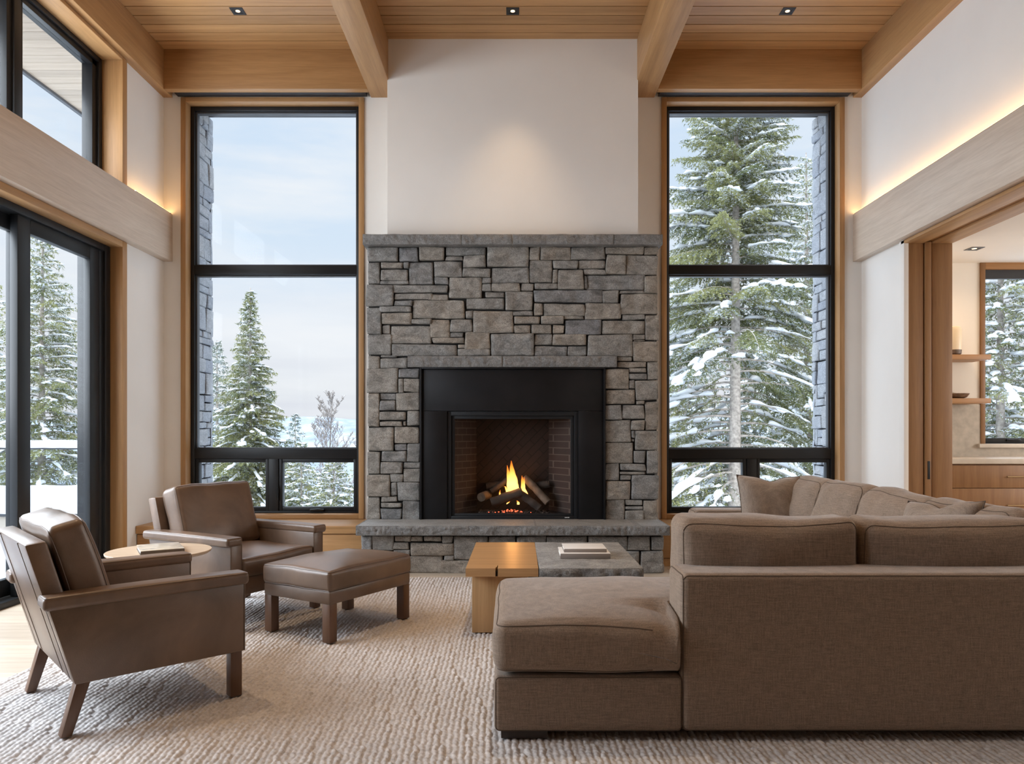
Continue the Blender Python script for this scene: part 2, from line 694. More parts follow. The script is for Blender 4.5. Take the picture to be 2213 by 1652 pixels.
M['brass'] = plain('aged_brass', (.36, .25, .13), .4, metal=.8)
M['white_paper'] = plain('white_book_cover', (.74, .71, .68), .5, var=.02)
M['taupe_paper'] = plain('taupe_book_spine', (.25, .21, .185), .6, var=.03)
M['pages'] = plain('book_pages', (.78, .74, .67), .8, var=.05, scale=60)
M['counter'] = plain('pale_quartz', (.66, .60, .53), .35, var=.04, scale=20)
M['travertine'] = plain('travertine', (.44, .385, .32), .6, var=.14, scale=16, bump=.1)
M['led'] = emit('warm_led', (1.0, .58, .24), 28)
M['bulb'] = emit('warm_bulb', (1.0, .66, .34), 4)

# rug
def mk_rug():
    m, t, b, _ = mat_base('chunky_wool')
    vec = coords(t)
    n = tnoise(t, vec, 55, 4, .6)
    n2 = tnoise(t, vec, 1.3, 3, .5)
    col = tramp(t, n, [(.25, (.37, .345, .335)), (.5, (.55, .52, .508)), (.75, (.66, .63, .617))])
    col = tmix(t, col, tramp(t, n2, [(.3, (.90, .89, .88)), (.7, (1.04, 1.03, 1.02))]), 1.0, 'MULTIPLY')
    t.links.new(col, b.inputs['Base Color'])
    b.inputs['Roughness'].default_value = .95
    b.inputs['Specular IOR Level'].default_value = .1
    tbump(t, b, tnoise(t, coords(t, (220, 90, 90)), 3, 3), .4, .003)
    return m


M['rug'] = mk_rug()


def mk_needles(name, a, c):
    m, t, b, out = mat_base(name)
    at = nn(t, 'ShaderNodeAttribute', attribute_name='tint')
    col = tramp(t, at.outputs['Fac'], [(0, a), (1, c)])
    t.links.new(col, b.inputs['Base Color'])
    b.inputs['Roughness'].default_value = .7
    b.inputs['Specular IOR Level'].default_value = .2
    tl = nn(t, 'ShaderNodeBsdfTranslucent')
    t.links.new(col, tl.inputs[0])
    mx = nn(t, 'ShaderNodeMixShader')
    mx.inputs[0].default_value = .3
    t.links.new(b.outputs[0], mx.inputs[1])
    t.links.new(tl.outputs[0], mx.inputs[2])
    t.links.new(mx.outputs[0], out.inputs[0])
    return m


M['needles'] = mk_needles('spruce_needles', (.095, .120, .052), (.37, .365, .165))
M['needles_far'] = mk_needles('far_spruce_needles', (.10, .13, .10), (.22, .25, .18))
M['bark'] = plain('spruce_bark', (.40, .36, .325), .9, spec=.1, var=.35, scale=14, bump=.8)
M['twig'] = plain('bare_twig', (.30, .265, .245), .9, spec=.1, var=.15)


def mk_brick(name, herring):
    m, t, b, _ = mat_base(name)
    if herring:
        vec = coords(t, (1, 1, 1), rot=(0, R(45), 0))
    else:
        vec = coords(t, (1, 1, 1))
    br = nn(t, 'ShaderNodeTexBrick')
    br.inputs['Scale'].default_value = 1
    br.inputs['Brick Width'].default_value = .20
    br.inputs['Row Height'].default_value = .062
    br.inputs['Mortar Size'].default_value = .004
    br.inputs['Color1'].default_value = (.034, .018, .013, 1)
    br.inputs['Color2'].default_value = (.026, .015, .011, 1)
    br.inputs['Mortar'].default_value = (.085, .066, .054, 1) if not herring else (.008, .006, .005, 1)
    sx_ = nn(t, 'ShaderNodeSeparateXYZ')
    t.links.new(vec, sx_.inputs[0])
    cb = nn(t, 'ShaderNodeCombineXYZ')
    ad = nn(t, 'ShaderNodeMath', operation='ADD')
    t.links.new(sx_.outputs[0], ad.inputs[0])
    t.links.new(sx_.outputs[1], ad.inputs[1])
    t.links.new(ad.outputs[0], cb.inputs[0])
    t.links.new(sx_.outputs[2], cb.inputs[1])
    t.links.new(cb.outputs[0], br.inputs['Vector'])
    t.links.new(br.outputs[0], b.inputs['Base Color'])
    b.inputs['Roughness'].default_value = .85
    tbump(t, b, br.outputs[1], -.4, .004)
    return m


M['brick'] = mk_brick('firebrick', False)
M['brick_back'] = mk_brick('firebrick_back', True)
M['log'] = plain('charred_log', (.045, .032, .025), .9, var=.6, scale=14, bump=.8)
M['log_pale'] = plain('pale_split_log', (.15, .11, .078), .85, var=.35, scale=18, bump=.6)


def mk_flame():
    m, t, b, out = mat_base('flame')
    t.nodes.remove(b)
    at = nn(t, 'ShaderNodeAttribute', attribute_name='tint')
    col = tramp(t, at.outputs['Fac'], [(0, (1, .55, .16)), (.35, (1, .50, .12)), (.7, (1, .30, .04)), (1, (.9, .16, .015))])
    st = tramp(t, at.outputs['Fac'], [(0, (.55, .55, .55)), (.3, (1, 1, 1)), (.7, (.6, .6, .6)), (1, (.25, .25, .25))])
    lw = nn(t, 'ShaderNodeLayerWeight')
    lw.inputs[0].default_value = .35
    inv = nn(t, 'ShaderNodeMath', operation='SUBTRACT')
    inv.inputs[0].default_value = 1
    t.links.new(lw.outputs['Facing'], inv.inputs[1])
    pw = nn(t, 'ShaderNodeMath', operation='POWER')
    pw.inputs[1].default_value = 1.6
    t.links.new(inv.outputs[0], pw.inputs[0])
    ml = nn(t, 'ShaderNodeMath', operation='MULTIPLY')
    ml.inputs[1].default_value = 3.6
    t.links.new(st, ml.inputs[0])
    e_ = nn(t, 'ShaderNodeEmission')
    t.links.new(col, e_.inputs[0])
    t.links.new(ml.outputs[0], e_.inputs[1])
    tr = nn(t, 'ShaderNodeBsdfTransparent')
    mx = nn(t, 'ShaderNodeMixShader')
    t.links.new(pw.outputs[0], mx.inputs[0])
    t.links.new(tr.outputs[0], mx.inputs[1])
    t.links.new(e_.outputs[0], mx.inputs[2])
    t.links.new(mx.outputs[0], out.inputs[0])
    return m


M['flame'] = mk_flame()
M['ember'] = emit('glowing_ember', (1.0, .12, .05), 3.0)

# ------------------------------------------------------------------ room shell
XW = 3.366           # half width of the room
YB = 7.143           # back wall
YBEAM = 6.957        # front of the header beams along the back wall
ZC = 4.805           # ceiling
ZU = 4.43            # underside of the ceiling beams
YREAR = -2.6
OW, OI, OT, OB = 3.196, 3.147, 4.43, .362    # tall window: trim outer, trim inner, top, bottom
NI, NO = 1.483, 1.433

mb = MB()
yy = -2.7
random.seed(3)
while yy < YB:
    xx = -3.4 - random.random() * 2
    while xx < 8.2:
        L = random.uniform(1.4, 2.4)
        mb.box(max(-3.66, xx), min(8.2, xx + L - .002), yy, yy + .1585, -.03, 0, tint=random.random())
        xx += L
    yy += .16
floor = mb.build('floor', M['oak_floor'], angle=0)
tag(floor, 'pale oak plank floor around the rug', 'floor', kind='structure')

mb = MB()
yy = YBEAM - .29
edges = [YB, YBEAM - .282 + .138]
y_ = YBEAM - .144
bounds = [YB, y_]
while y_ > YREAR:
    y_ -= .138
    bounds.append(y_)
for i in range(len(bounds) - 1):
    a, b_ = bounds[i + 1] + .005, bounds[i] - .005
    mb.box(-3.4, 3.4, a, b_, ZC, ZC + .02, tint=random.random())

ceil = mb.build('ceiling', M['oak_ceiling'], angle=0)
tag(ceil, 'oak plank ceiling with dark board joints', 'ceiling', kind='structure')

mb = MB()
mb.box(-3.9, 3.9, YREAR - .2, YB + .3, ZC + .018, ZC + .2)
o = mb.build('ceiling_backing', M['slot'], angle=0)
tag(o, 'dark gaps between the oak ceiling boards', 'ceiling', kind='structure')

# back wall
mb = MB()
mb.box(-3.75, -OW, YB, 7.40, 0, ZC)
mb.box(-NO, NO, YB, 7.40, 0, ZC)
mb.box(OW, 3.85, YB, 7.40, 0, ZC)
for s in (-1, 1):
    mb.box(s * OW, s * NO, YB, 7.40, OT, ZC)
    mb.box(s * OW, s * NO, YB, 7.40, 0, .37)
o = mb.build('wall_back', M['wall'], angle=0)
tag(o, 'white plaster back wall around the tall windows', 'wall', kind='structure')
mb = MB()
mb.box(-1.148, 1.148, 6.78, YB, 2.9, ZC)
o = mb.build('wall_chimney_breast', M['wall'], angle=0)
tag(o, 'plain plaster chimney breast above the stone fireplace', 'wall', kind='structure')

# left wall: solid corner strip, header between door and clerestory
DZ, DY = 2.79, 6.35        # sliding door opening
CZ0, CZ1 = 3.20, 4.40      # clerestory opening
mb = MB()
mb.box(-3.68, -XW, DY + .02, YB, 0, ZC)
mb.box(-3.68, -XW, YREAR, DY + .02, DZ + .02, CZ0 - .02)
mb.box(-3.68, -XW, YREAR, DY + .02, CZ1 + .02, ZC)
mb.box(-3.68, -XW, YREAR, 1.9, 0, ZC)
o = mb.build('wall_left', M['wall'], angle=0)
tag(o, 'white left wall strip beside the sliding door', 'wall', kind='structure')
# right wall with the kitchen opening
KY = 6.33
mb = MB()
mb.box(XW, 3.75, KY + .02, YB, 0, ZC)
mb.box(XW, 3.75, YREAR, KY + .02, 2.84, ZC)
mb.box(XW, 3.75, YREAR, 1.5, 0, ZC)
o = mb.build('wall_right', M['wall'], angle=0)
tag(o, 'white right wall above the kitchen opening', 'wall', kind='structure')
mb = MB()
mb.box(-3.7, 3.8, YREAR - .15, YREAR, 0, ZC)
o = mb.build('wall_rear', M['oak_z'], angle=0)
tag(o, 'plain wall behind the viewer', 'wall', kind='structure')

# beams
for s, nm in ((-1, 'left'), (1, 'right')):
    mb = MB()
    mb.box(s * 1.14, s * 1.367, YREAR, 6.78 if False else YB, ZU, ZC, .006)
    o = mb.build('ceiling_beam', M['oak_y'])
    tag(o, f'heavy oak ceiling beam running to the {nm} edge of the chimney breast', 'beam', kind='structure')
    mb = MB()
    mb.box(s * 3.281, s * (XW + .01), YREAR, YB, ZU, ZC, .004)
    o = mb.build('ceiling_beam', M['oak_y'])
    tag(o, f'oak perimeter beam along the top of the {nm} wall', 'beam', kind='structure')
    mb = MB()
    # header beam over the tall window, with the dark shade slot behind it
    mb.box(s * 1.367, s * 3.281, YBEAM, 7.035, ZU, ZC, .004)
    o = mb.build('ceiling_beam', M['oak_x'])
    tag(o, f'oak header beam above the tall {nm} window', 'beam', kind='structure')
    mb = MB()
    mb.box(s * 1.40, s * 3.22, 7.04, 7.122, ZU + .002, ZU + .04)
    mb.box(s * 1.40, s * 3.22, 7.04, YB - .001, ZU + .04, ZU + .08)
    o = mb.build('trim_shade_slot', M['slot'], angle=0)
    tag(o, f'dark roller shade slot above the tall {nm} window', 'trim', kind='structure')
    mb = MB()
    mb.box(s * 3.281, s * (XW + .002), YREAR, YB, 2.847, 3.304, .004)
    o = mb.build('wall_beam', M['oak_pale'])
    tag(o, f'pale oak beam across the {nm} wall with light glowing on top', 'beam', kind='structure')


# ------------------------------------------------------------------ cove light strips
def led_strip(x, y0, y1, label):
    t = thing('cove_light', label, 'light', (x, (y0 + y1) / 2, 3.3045))
    h = (y1 - y0) / 2
    b = MB()
    b.box(-.012, .012, -h, h, 0, .006)
    b.build('channel', M['bronze'], t, angle=0)
    b = MB()
    b.box(-.008, .008, -h, h, .006, .009)
    b.build('diffuser', M['led'], t, angle=0)


led_strip(-3.298, 6.46, 7.125, 'warm light strip glowing on top of the left wall beam')
led_strip(3.298, 2.0, 7.125, 'warm light strip glowing on top of the right wall beam')


# ------------------------------------------------------------------ recessed downlights
def downlight(x, y, z, label, power, trim='black', size=.055, group=None, spread=66):
    t = thing('recessed_downlight', label, 'light', (x, y, z), group=group)
    b = MB()
    s_, i_ = size, size * .62
    for a in ((-s_, s_, -s_, -i_), (-s_, s_, i_, s_), (-s_, -i_, -i_, i_), (i_, s_, -i_, i_)):
        b.box(*a, -.004, .0, .001)
    b.build('trim_ring', M[trim], t, angle=0)
    b = MB()
    b.box(-i_, i_, -i_, i_, -.0012, -.0006)
    b.build('recess', M['black'] if trim == 'black' else M['bronze'], t, angle=0)
    b = MB()
    b.lathe([(0.0005, -.0025), (i_ * .55, -.0025), (i_ * .55, -.0013), (.0005, -.0013)], (0, 0, 0), 16)
    b.build('bulb', M['bulb'], t, angle=0)
    l = bpy.data.lights.new('downlight_beam', 'SPOT')
    l.energy = power
    l.color = (1, .70, .42)
    l.spot_size = R(spread)
    l.spot_blend = 1.0
    l.shadow_soft_size = .04
    lo = bpy.data.objects.new('downlight_beam', l)
    lo.location = (0, 0, -.02)
    lo.parent = t
    COL.objects.link(lo)
    return t


downlight(-2.35, 6.33, ZC, 'square black recessed downlight in the left ceiling bay', 60)
downlight(0, 6.33, ZC, 'square black recessed downlight in the middle bay before the chimney breast', 72)
downlight(2.35, 6.33, ZC, 'square black recessed downlight in the right ceiling bay', 60)
for yy, pw in ((4.1, 170), (2.2, 50)):
    for x in (-2.35, 0, 2.35):
        downlight(x, yy, ZC, 'square black recessed downlight overhead nearer the viewer', pw, group='downlights overhead')


# ------------------------------------------------------------------ tall back windows
def tall_window(n, s, side):
    t = thing(f'window_{n}', f'tall black framed window left of the fireplace' if s < 0 else 'tall black framed window right of the fireplace', 'window', kind='structure')
    b = MB()
    yf, yr = YB - .02, 7.24
    b.box(s * OW, s * OI, yf, yr, .366, OT - .001, .003)
    b.box(s * NI, s * NO, yf, yr, .366, OT - .001, .003)
    b.build('trim_jamb', M['oak_z'], t)
    b = MB()
    b.box(s * OI, s * NI, yf, yr, 4.385, OT - .001, .003)
    b.box(s * OI, s * NI, yf, yr, .366, .411, .003)
    b.build('trim_head', M['oak_x'], t)
    # black outer frame
    b = MB()
    y0, y1 = 7.235, 7.33
    b.box(s * (OI + .01), s * 3.109, y0, y1, .40, 4.40, .003)
    b.box(s * 1.523, s * (NI - .01), y0, y1, .40, 4.40, .003)
    b.box(s * 3.109, s * 1.523, y0, y1, 4.345, 4.40, .003)
    b.box(s * 3.109, s * 1.523, y0, y1, .40, .432, .003)
    b.box(s * 3.109, s * 1.523, y0, y1, 2.745, 2.836, .004)
    b.box(s * 3.109, s * 1.523, y0, y1, .941, 1.041, .004)
    b.box(s * 2.385, s * 2.29, y0, y1, .43, .941, .004)
    b.build('frame', M['black'], t)
    # slim inner glazing bead
    b = MB()
    for z0, z1 in ((2.836, 4.345), (1.041, 2.745)):
        for a in ((3.109, 3.094, z0, z1), (1.538, 1.523, z0, z1)):
            b.box(s * a[0], s * a[1], 7.262, 7.32, a[2], a[3], .002)
        b.box(s * 3.094, s * 1.538, 7.262, 7.32, z1 - .016, z1, .002)
        b.box(s * 3.094, s * 1.538, 7.262, 7.32, z0, z0 + .012, .002)
    b.build('glazing_bead', M['bronze'], t)
    # the two low sashes
    for k, (xa, xb) in enumerate(((3.109, 2.385), (2.29, 1.523))):
        b = MB()
        w_ = .036
        b.box(s * xa, s * (xa - w_), 7.248, 7.322, .432, .941, .004)
        b.box(s * (xb + w_), s * xb, 7.248, 7.322, .432, .941, .004)
        b.box(s * (xa - w_), s * (xb + w_), 7.248, 7.322, .432, .47, .004)
        b.box(s * (xa - w_), s * (xb + w_), 7.248, 7.322, .905, .941, .004)
        sash = b.build('sash', M['black'], t)
        b = MB()
        b.box(s * (xa - w_), s * (xb + w_), 7.282, 7.29, .47, .905)
        b.build('pane', M['glass'], sash, angle=0)
    b = MB()
    b.box(s * 3.094, s * 1.538, 7.288, 7.296, 2.848, 4.33)
    b.build('pane', M['glass'], t, angle=0)
    b = MB()
    b.box(s * 3.094, s * 1.538, 7.288, 7.296, 1.053, 2.73)
    b.build('pane', M['glass'], t, angle=0)
    # awning crank on the bottom rail, latch on the mullion
    b = MB()
    cx = s * 1.91 if s < 0 else s * 1.91
    b.box(cx - .07, cx + .07, 7.212, 7.25, .428, .452, .008)
    b.tube([(cx - .06, 7.212, .447), (cx + .02, 7.198, .452), (cx + .065, 7.204, .447)], [.007, .009, .007], 8)
    b.build('crank_handle', M['black'], t)
    b = MB()
    hx = s * 2.30
    b.box(hx - .012, hx + .012, 7.222, 7.25, .53, .66, .006)
    b.tube([(hx, 7.215, .55), (hx, 7.205, .60), (hx, 7.212, .68)], [.008, .009, .007], 8)
    b.build('latch', M['black'], t)


tall_window(1, -1, 'left')
tall_window(2, 1, 'right')


# ------------------------------------------------------------------ outdoor stone piers beside the windows, eave
def stone_block(b, x0, x1, z0, z1, yf, seed, depth=.05, cell=.016, gap=.0035, tint=.5, rough=.010, rnd=.0085, fn=None, skew=0):
    """one split-faced stone: displaced front with rounded arrises. fn(x, d, z): plane coords -> world (d = depth behind the face)"""
    rs = random.Random(seed)
    x0 += gap
    x1 -= gap
    z0 += gap
    z1 -= gap
    wd, ht = x1 - x0, z1 - z0
    nx, nz = max(3, int(wd / cell)), max(3, int(ht / cell))

    def samples(n):
        ts = [0, .03, .09] if n > 5 else [0, .07, .2]
        m_ = [ts[-1] + (1 - 2 * ts[-1]) * i / (n - 2) for i in range(1, n - 2)]
        return ts + m_ + [1 - q for q in ts[::-1]]
    su, sv = samples(nx), samples(nz)
    push = rs.uniform(-.010, .010)
    tx, tz = rs.uniform(-.05, .05), rs.uniform(-.06, .06)
    jit = [(rs.uniform(-1, 1) * min(.007, wd * .06), rs.uniform(-1, 1) * min(.006, ht * .07)) for _ in range(4)]
    o_ = Vector((rs.uniform(0, 50), rs.uniform(0, 50), rs.uniform(0, 50)))
    vs, fs = [], []
    for iv, v in enumerate(sv):
        for iu, u in enumerate(su):
            x = x0 + wd * u
            z = z0 + ht * v
            jx = (jit[0][0] * (1 - u) * (1 - v) + jit[1][0] * u * (1 - v) + jit[2][0] * u * v + jit[3][0] * (1 - u) * v)
            jz = (jit[0][1] * (1 - u) * (1 - v) + jit[1][1] * u * (1 - v) + jit[2][1] * u * v + jit[3][1] * (1 - u) * v)
            ex, ez = min(u, 1 - u) * wd, min(v, 1 - v) * ht
            rd = rnd * rs.uniform(.85, 1.1)

            def fall(e):
                q = min(1, e / rd)
                return 1 - math.sqrt(max(0, 1 - (1 - q) ** 2))
            rec = (fall(ex) + fall(ez)) * rnd * .9
            pp = Vector((x * 5, z * 5, 0)) + o_
            nz_ = noise.noise(pp) * 1.2 + noise.noise(pp * 2.3) * .7 + abs(noise.noise(pp * 1.4 + Vector((9, 2, 4)))) * 1.2 + noise.noise(pp * 6) * .35
            k = min(1, min(ex, ez) / .03)
            d = push + rec - rough * nz_ * (.35 + .65 * k) + tx * (u - .5) * wd + tz * (v - .5) * ht
            # rounded plan corners
            cr_ = .010
            if ex < cr_ and ez < cr_:
                z += (1 if v < .5 else -1) * (cr_ - ez) * .15
                x += (1 if u < .5 else -1) * (cr_ - ex) * .15
            edge = noise.noise(Vector((x * 9, z * 9, seed))) * .004
            vs.append((x + jx + edge, d, z + jz + edge))
    W = len(su)
    H = len(sv)
    for j in range(H - 1):
        for i in range(W - 1):
            fs.append((j * W + i, j * W + i + 1, (j + 1) * W + i + 1, (j + 1) * W + i))
    # skirt back into the joint
    ring = [i for i in range(W)] + [j * W + W - 1 for j in range(1, H)] + [(H - 1) * W + i for i in range(W - 2, -1, -1)] + [j * W for j in range(H - 2, 0, -1)]
    base = len(vs)
    for r_ in ring:
        x, d, z = vs[r_]
        vs.append((x, depth, z))
    n = len(ring)
    for i in range(n):
        fs.append((ring[i], base + i, base + (i + 1) % n, ring[(i + 1) % n]))
    f = fn or (lambda x, d, z: (x, yf + d, z))
    b.add([f(*p) for p in vs], fs, tint)


def coursed(x0, x1, z0, z1, seed, hmin=.06, hmax=.24, wmin=.10, wmax=.4):
    """random ashlar rectangles filling a strip"""
    rs = random.Random(seed)
    out = []
    z = z0
    while z < z1 - .02:
        h = min(rs.uniform(hmin, hmax), z1 - z)
        if z1 - z - h < .05:
            h = z1 - z
        x = x0
        while x < x1 - .02:
            w_ = rs.uniform(wmin, wmax)
            if x1 - x - w_ < .09:
                w_ = x1 - x
            if h > .14 and rs.random() < .4 and w_ < .3:
                k = rs.uniform(.35, .65)
                out.append((x, x + w_, z, z + h * k))
                out.append((x, x + w_, z + h * k, z + h))
            else:
                out.append((x, x + w_, z, z + h))
            x += w_
        z += h
    return out


for s, nm in ((-1, 'left'), (1, 'right')):
    t = thing('wall_pier', f'grey stone wing wall outside the tall {nm} window', 'wall', kind='structure')
    xf = 3.135
    b = MB()
    b.box(s * (xf + .035), s * (xf + .55), 7.36, 7.72, -2.5, 4.6)
    b.build('core', M['mortar'], t, angle=0)
    b = MB()
    for k, (a0, a1, c0, c1) in enumerate(coursed(7.35, 7.745, -1.2, 4.46, 11 + s, wmin=.12, wmax=.3)):
        stone_block(b, a0, a1, c0, c1, 0, k * 7 + s, depth=.05, tint=random.uniform(.1, .45), rough=.006, cell=.03,
                    fn=lambda y, d, z: (s * (xf + d), y, z))
    b.build('side_stone', M['pier'], t, recalc=False)
    b = MB()
    for k, (a0, a1, c0, c1) in enumerate(coursed(xf, xf + .55, -1.2, 4.46, 21 + s, wmin=.2, wmax=.5)):
        stone_block(b, a0, a1, c0, c1, 0, k * 5 + s, depth=.05, tint=random.uniform(.1, .45), rough=.006, cell=.04,
                    fn=lambda y, d, z: (s * y, 7.745 - d, z))
    b.build('end_stone', M['pier'], t, recalc=False)

t = thing('roof_eave', 'narrow wooden roof eave outside above the tall windows', 'roof', kind='structure')
b = MB()
x = -4.0
while x < 7.9:
    b.box(x, x + .118, 7.40, 7.66, 4.50, 4.53, tint=random.random())
    x += .12
b.build('soffit_board', M['soffit'], t, angle=0)
b = MB()
b.box(-4.0, 7.9, 7.655, 7.69, 4.47, 4.75, .003)
b.build('fascia', M['bronze'], t)
b = MB()
b.box(-4.5, 8.0, YREAR - .3, 7.70, 5.02, 5.2)
b.build('roof_deck', M['bronze'], t, angle=0)

# ------------------------------------------------------------------ left glazing: clerestory and sliding door
t = thing('window_3', 'black framed clerestory window high on the left wall', 'window', kind='structure')
b = MB()
b.box(-3.53, -3.345, DY, DY + .075, CZ0, 4.428, .003)
b.build('trim_jamb', M['oak_z'], t)
b = MB()
b.box(-3.53, -3.345, 1.9, DY, CZ1 - .005, 4.428, .003)
b.box(-3.53, -3.345, 1.9, DY + .075, CZ0 - .02, CZ0 + .02, .003)
b.build('trim_head', M['oak_y'], t)
b = MB()
b.box(-3.60, -3.52, 6.30, DY, CZ0, CZ1, .003)
b.box(-3.63, -3.54, 6.235, 6.31, CZ0, CZ1, .003)
b.box(-3.60, -3.52, 1.9, 6.32, CZ1 - .045, CZ1, .003)
b.box(-3.63, -3.54, 1.9, 6.30, CZ1 - .09, CZ1 - .04, .003)
b.box(-3.63, -3.52, 1.9, 6.32, CZ0 + .02, CZ0 + .09, .003)
for ym in (5.18, 3.6, 2.0):
    b.box(-3.63, -3.54, ym, ym + .17, CZ0, CZ1 - .04, .003)
    b.box(-3.60, -3.52, ym + .05, ym + .12, CZ0, CZ1 - .04, .003)
b.build('frame', M['black'], t)
for y0, y1 in ((5.35, 6.235), (3.77, 5.18), (2.17, 3.6)):
    b = MB()
    b.box(-3.592, -3.584, y0, y1, CZ0 + .09, CZ1 - .09)
    b.build('pane', M['glass'], t, angle=0)

t = thing('door_1', 'black framed sliding glass door in the left wall', 'door', kind='structure')
b = MB()
b.box(-3.46, -3.345, DY, DY + .075, 0, 2.845, .003)
b.build('trim_jamb', M['oak_z'], t)
b = MB()
b.box(-3.46, -3.345, 1.9, DY, DZ, 2.845, .003)
b.build('trim_head', M['oak_y'], t)
b = MB()
b.box(-3.66, -3.45, 6.27, DY, 0, DZ, .004)
b.box(-3.66, -3.47, 6.22, 6.275, 0, DZ, .004)
b.box(-3.66, -3.45, 1.9, 6.27, DZ - .055, DZ, .004)
b.box(-3.66, -3.45, 1.9, 6.27, 0, .045, .004)
b.build('frame', M['black'], t)
for k, (xo, y0, y1) in enumerate(((-3.49, 5.19, 6.22), (-3.57, 4.2, 5.40), (-3.49, 2.0, 4.2))):
    b = MB()
    st = .14
    b.box(xo - .035, xo + .02, y0, y0 + st, .05, DZ - .055, .005)
    b.box(xo - .035, xo + .02, y1 - st, y1, .05, DZ - .055, .005)
    b.box(xo - .035, xo + .02, y0 + st, y1 - st, DZ - .16, DZ - .055, .005)
    b.box(xo - .035, xo + .02, y0 + st, y1 - st, .05, .17, .005)
    pnl = b.build('sliding_panel', M['black'], t)
    b = MB()
    b.box(xo - .012, xo - .004, y0 + st, y1 - st, .17, DZ - .16)
    b.build('pane', M['glass'], pnl, angle=0)

# soffit over the deck, outer edge board
t = thing('deck_roof', 'pale wooden boarded soffit outside over the deck', 'roof', kind='structure')
b = MB()
y_ = -1.0
while y_ < 8.0:
    b.box(-4.44, -3.66, y_, y_ + .126, 4.50, 4.53, tint=random.random())
    y_ += .129
b.build('soffit_board', M['soffit'], t, angle=0)
b = MB()
b.box(-4.48, -4.44, -1, 8.0, 4.475, 4.76, .003)
b.build('fascia', M['bronze'], t)

# ------------------------------------------------------------------ window benches
def bench(s, nm):
    t = thing('window_bench', f'low oak bench drawer unit under the tall {nm} window', 'bench')
    xa, xb = s * 3.362, s * 1.300
    b = MB()
    xt = s * 1.336
    b.box(xa, xt, 6.60, YB - .002, .335, .365, .004)
    b.box(xa, xt, 6.60, 6.62, .295, .337, .003)
    b.build('bench_top', M['oak_x'], t)
    b = MB()
    b.box(xa, xb, 6.64, YB - .002, .0, .296)
    b.build('carcass', M['oak_x'], t)
    n = 3
    wd = (xb - xa) / n
    for i in range(n):
        b = MB()
        b.box(xa + wd * i + s * -.004, xa + wd * (i + 1) + s * .004, 6.618, 6.642, .075, .288, .003)
        b.build('drawer_front', M['oak_x'], t)
    b = MB()
    b.box(xa, xb, 6.632, 6.65, 0, .07)
    b.build('plinth', M['oak_y'], t)


bench(-1, 'left')
bench(1, 'right')

# ------------------------------------------------------------------ fireplace
S_ST = 238.5
YS = F / S_ST
fp = thing('fireplace', 'tall grey split stone fireplace with black steel surround', 'fireplace', (0, YS, 0))
fp_off = Vector((0, -YS, 0))
OFFM = Matrix.Translation(fp_off)

ST1 = [(88,180,440,360),(448,185,680,355),(690,180,990,345),(1003,183,1490,285),(1005,292,1216,345),(85,368,225,622),(228,365,500,442),(508,365,570,437),(235,450,562,582),(228,587,562,630),(572,362,865,630),(872,355,1205,540),(872,547,1042,630),(82,635,385,893),(375,640,1035,732),(398,738,845,812),(800,748,1035,820),(395,820,615,885),(1045,548,1440,798),(608,820,1235,1042),(82,900,235,1225),(220,893,600,963),(238,970,600,1105),(605,1042,845,1105),(245,1115,345,1218),(352,1118,840,1340),(825,1055,1062,1262),(1062,1050,1325,1195),(1056,1203,1225,1258),(850,1265,1230,1335),(85,1230,370,1470),(375,1345,1140,1485),(1145,1345,1250,1395),(1145,1400,1535,1485),(80,1480,218,1635),(230,1472,430,1505),(222,1508,565,1632)]
ST2 = [(60,290,325,432),(55,440,388,545),(338,182,840,425),(393,432,845,608),(850,183,978,345),(980,182,1346,338),(850,348,1120,605),(1128,345,1430,445),(1126,450,1190,612),(1195,465,1494,690),(283,553,390,618),(290,622,400,710),(402,618,742,718),(750,620,898,705),(905,615,1188,685),(315,720,550,790),(88,800,548,930),(558,718,890,940),(898,695,1720,848),(905,860,1015,1000),(1022,862,1510,1002),(655,948,890,1002),(662,1008,980,1102),(985,1008,1255,1105),(85,945,180,1040),(185,950,660,1215),(668,1112,868,1218),(878,1115,1120,1218),(1128,1118,1262,1218),(78,1202,380,1408),(385,1222,900,1488),(908,1225,1118,1350),(1125,1225,1530,1360),(905,1362,1300,1485)]
ST3 = [(138,183,538,340),(540,183,995,275),(1003,183,1150,275),(222,345,545,445),(280,452,552,515),(548,280,785,515),(780,285,1155,520),(290,525,325,692),(328,522,1010,695),(1015,528,1158,738),(512,703,705,850),(710,702,1018,738),(720,745,1158,988),(295,858,720,1050),(40,1005,295,1045),(745,992,1012,1055),(60,1055,490,1225),(495,1058,1015,1220),(1020,998,1160,1300),(330,1230,858,1490),(865,1228,1020,1290),(870,1296,1015,1312),(865,1316,1158,1550),(90,1366,315,1485),(675,1495,862,1548),(675,1555,1030,1622)]
ST4 = [(70,80,375,325),(380,80,603,172),(380,178,438,325),(442,178,603,320),(72,332,185,675),(193,330,355,400),(190,405,350,510),(360,325,603,508),(182,515,460,612),(190,618,420,670),(430,618,460,665),(465,515,603,662),(70,680,335,920),(342,670,603,840),(340,848,468,920),(472,848,603,1030),(65,928,195,1155),(203,925,470,1030),(200,1038,425,1150),(430,1035,603,1098),(432,1102,603,1240),(72,1160,292,1385),(297,1155,428,1238),(305,1245,368,1380),(372,1245,603,1428),(68,1390,195,1625),(203,1388,366,1443),(203,1450,415,1498),(200,1505,415,1625),(420,1435,603,1632)]
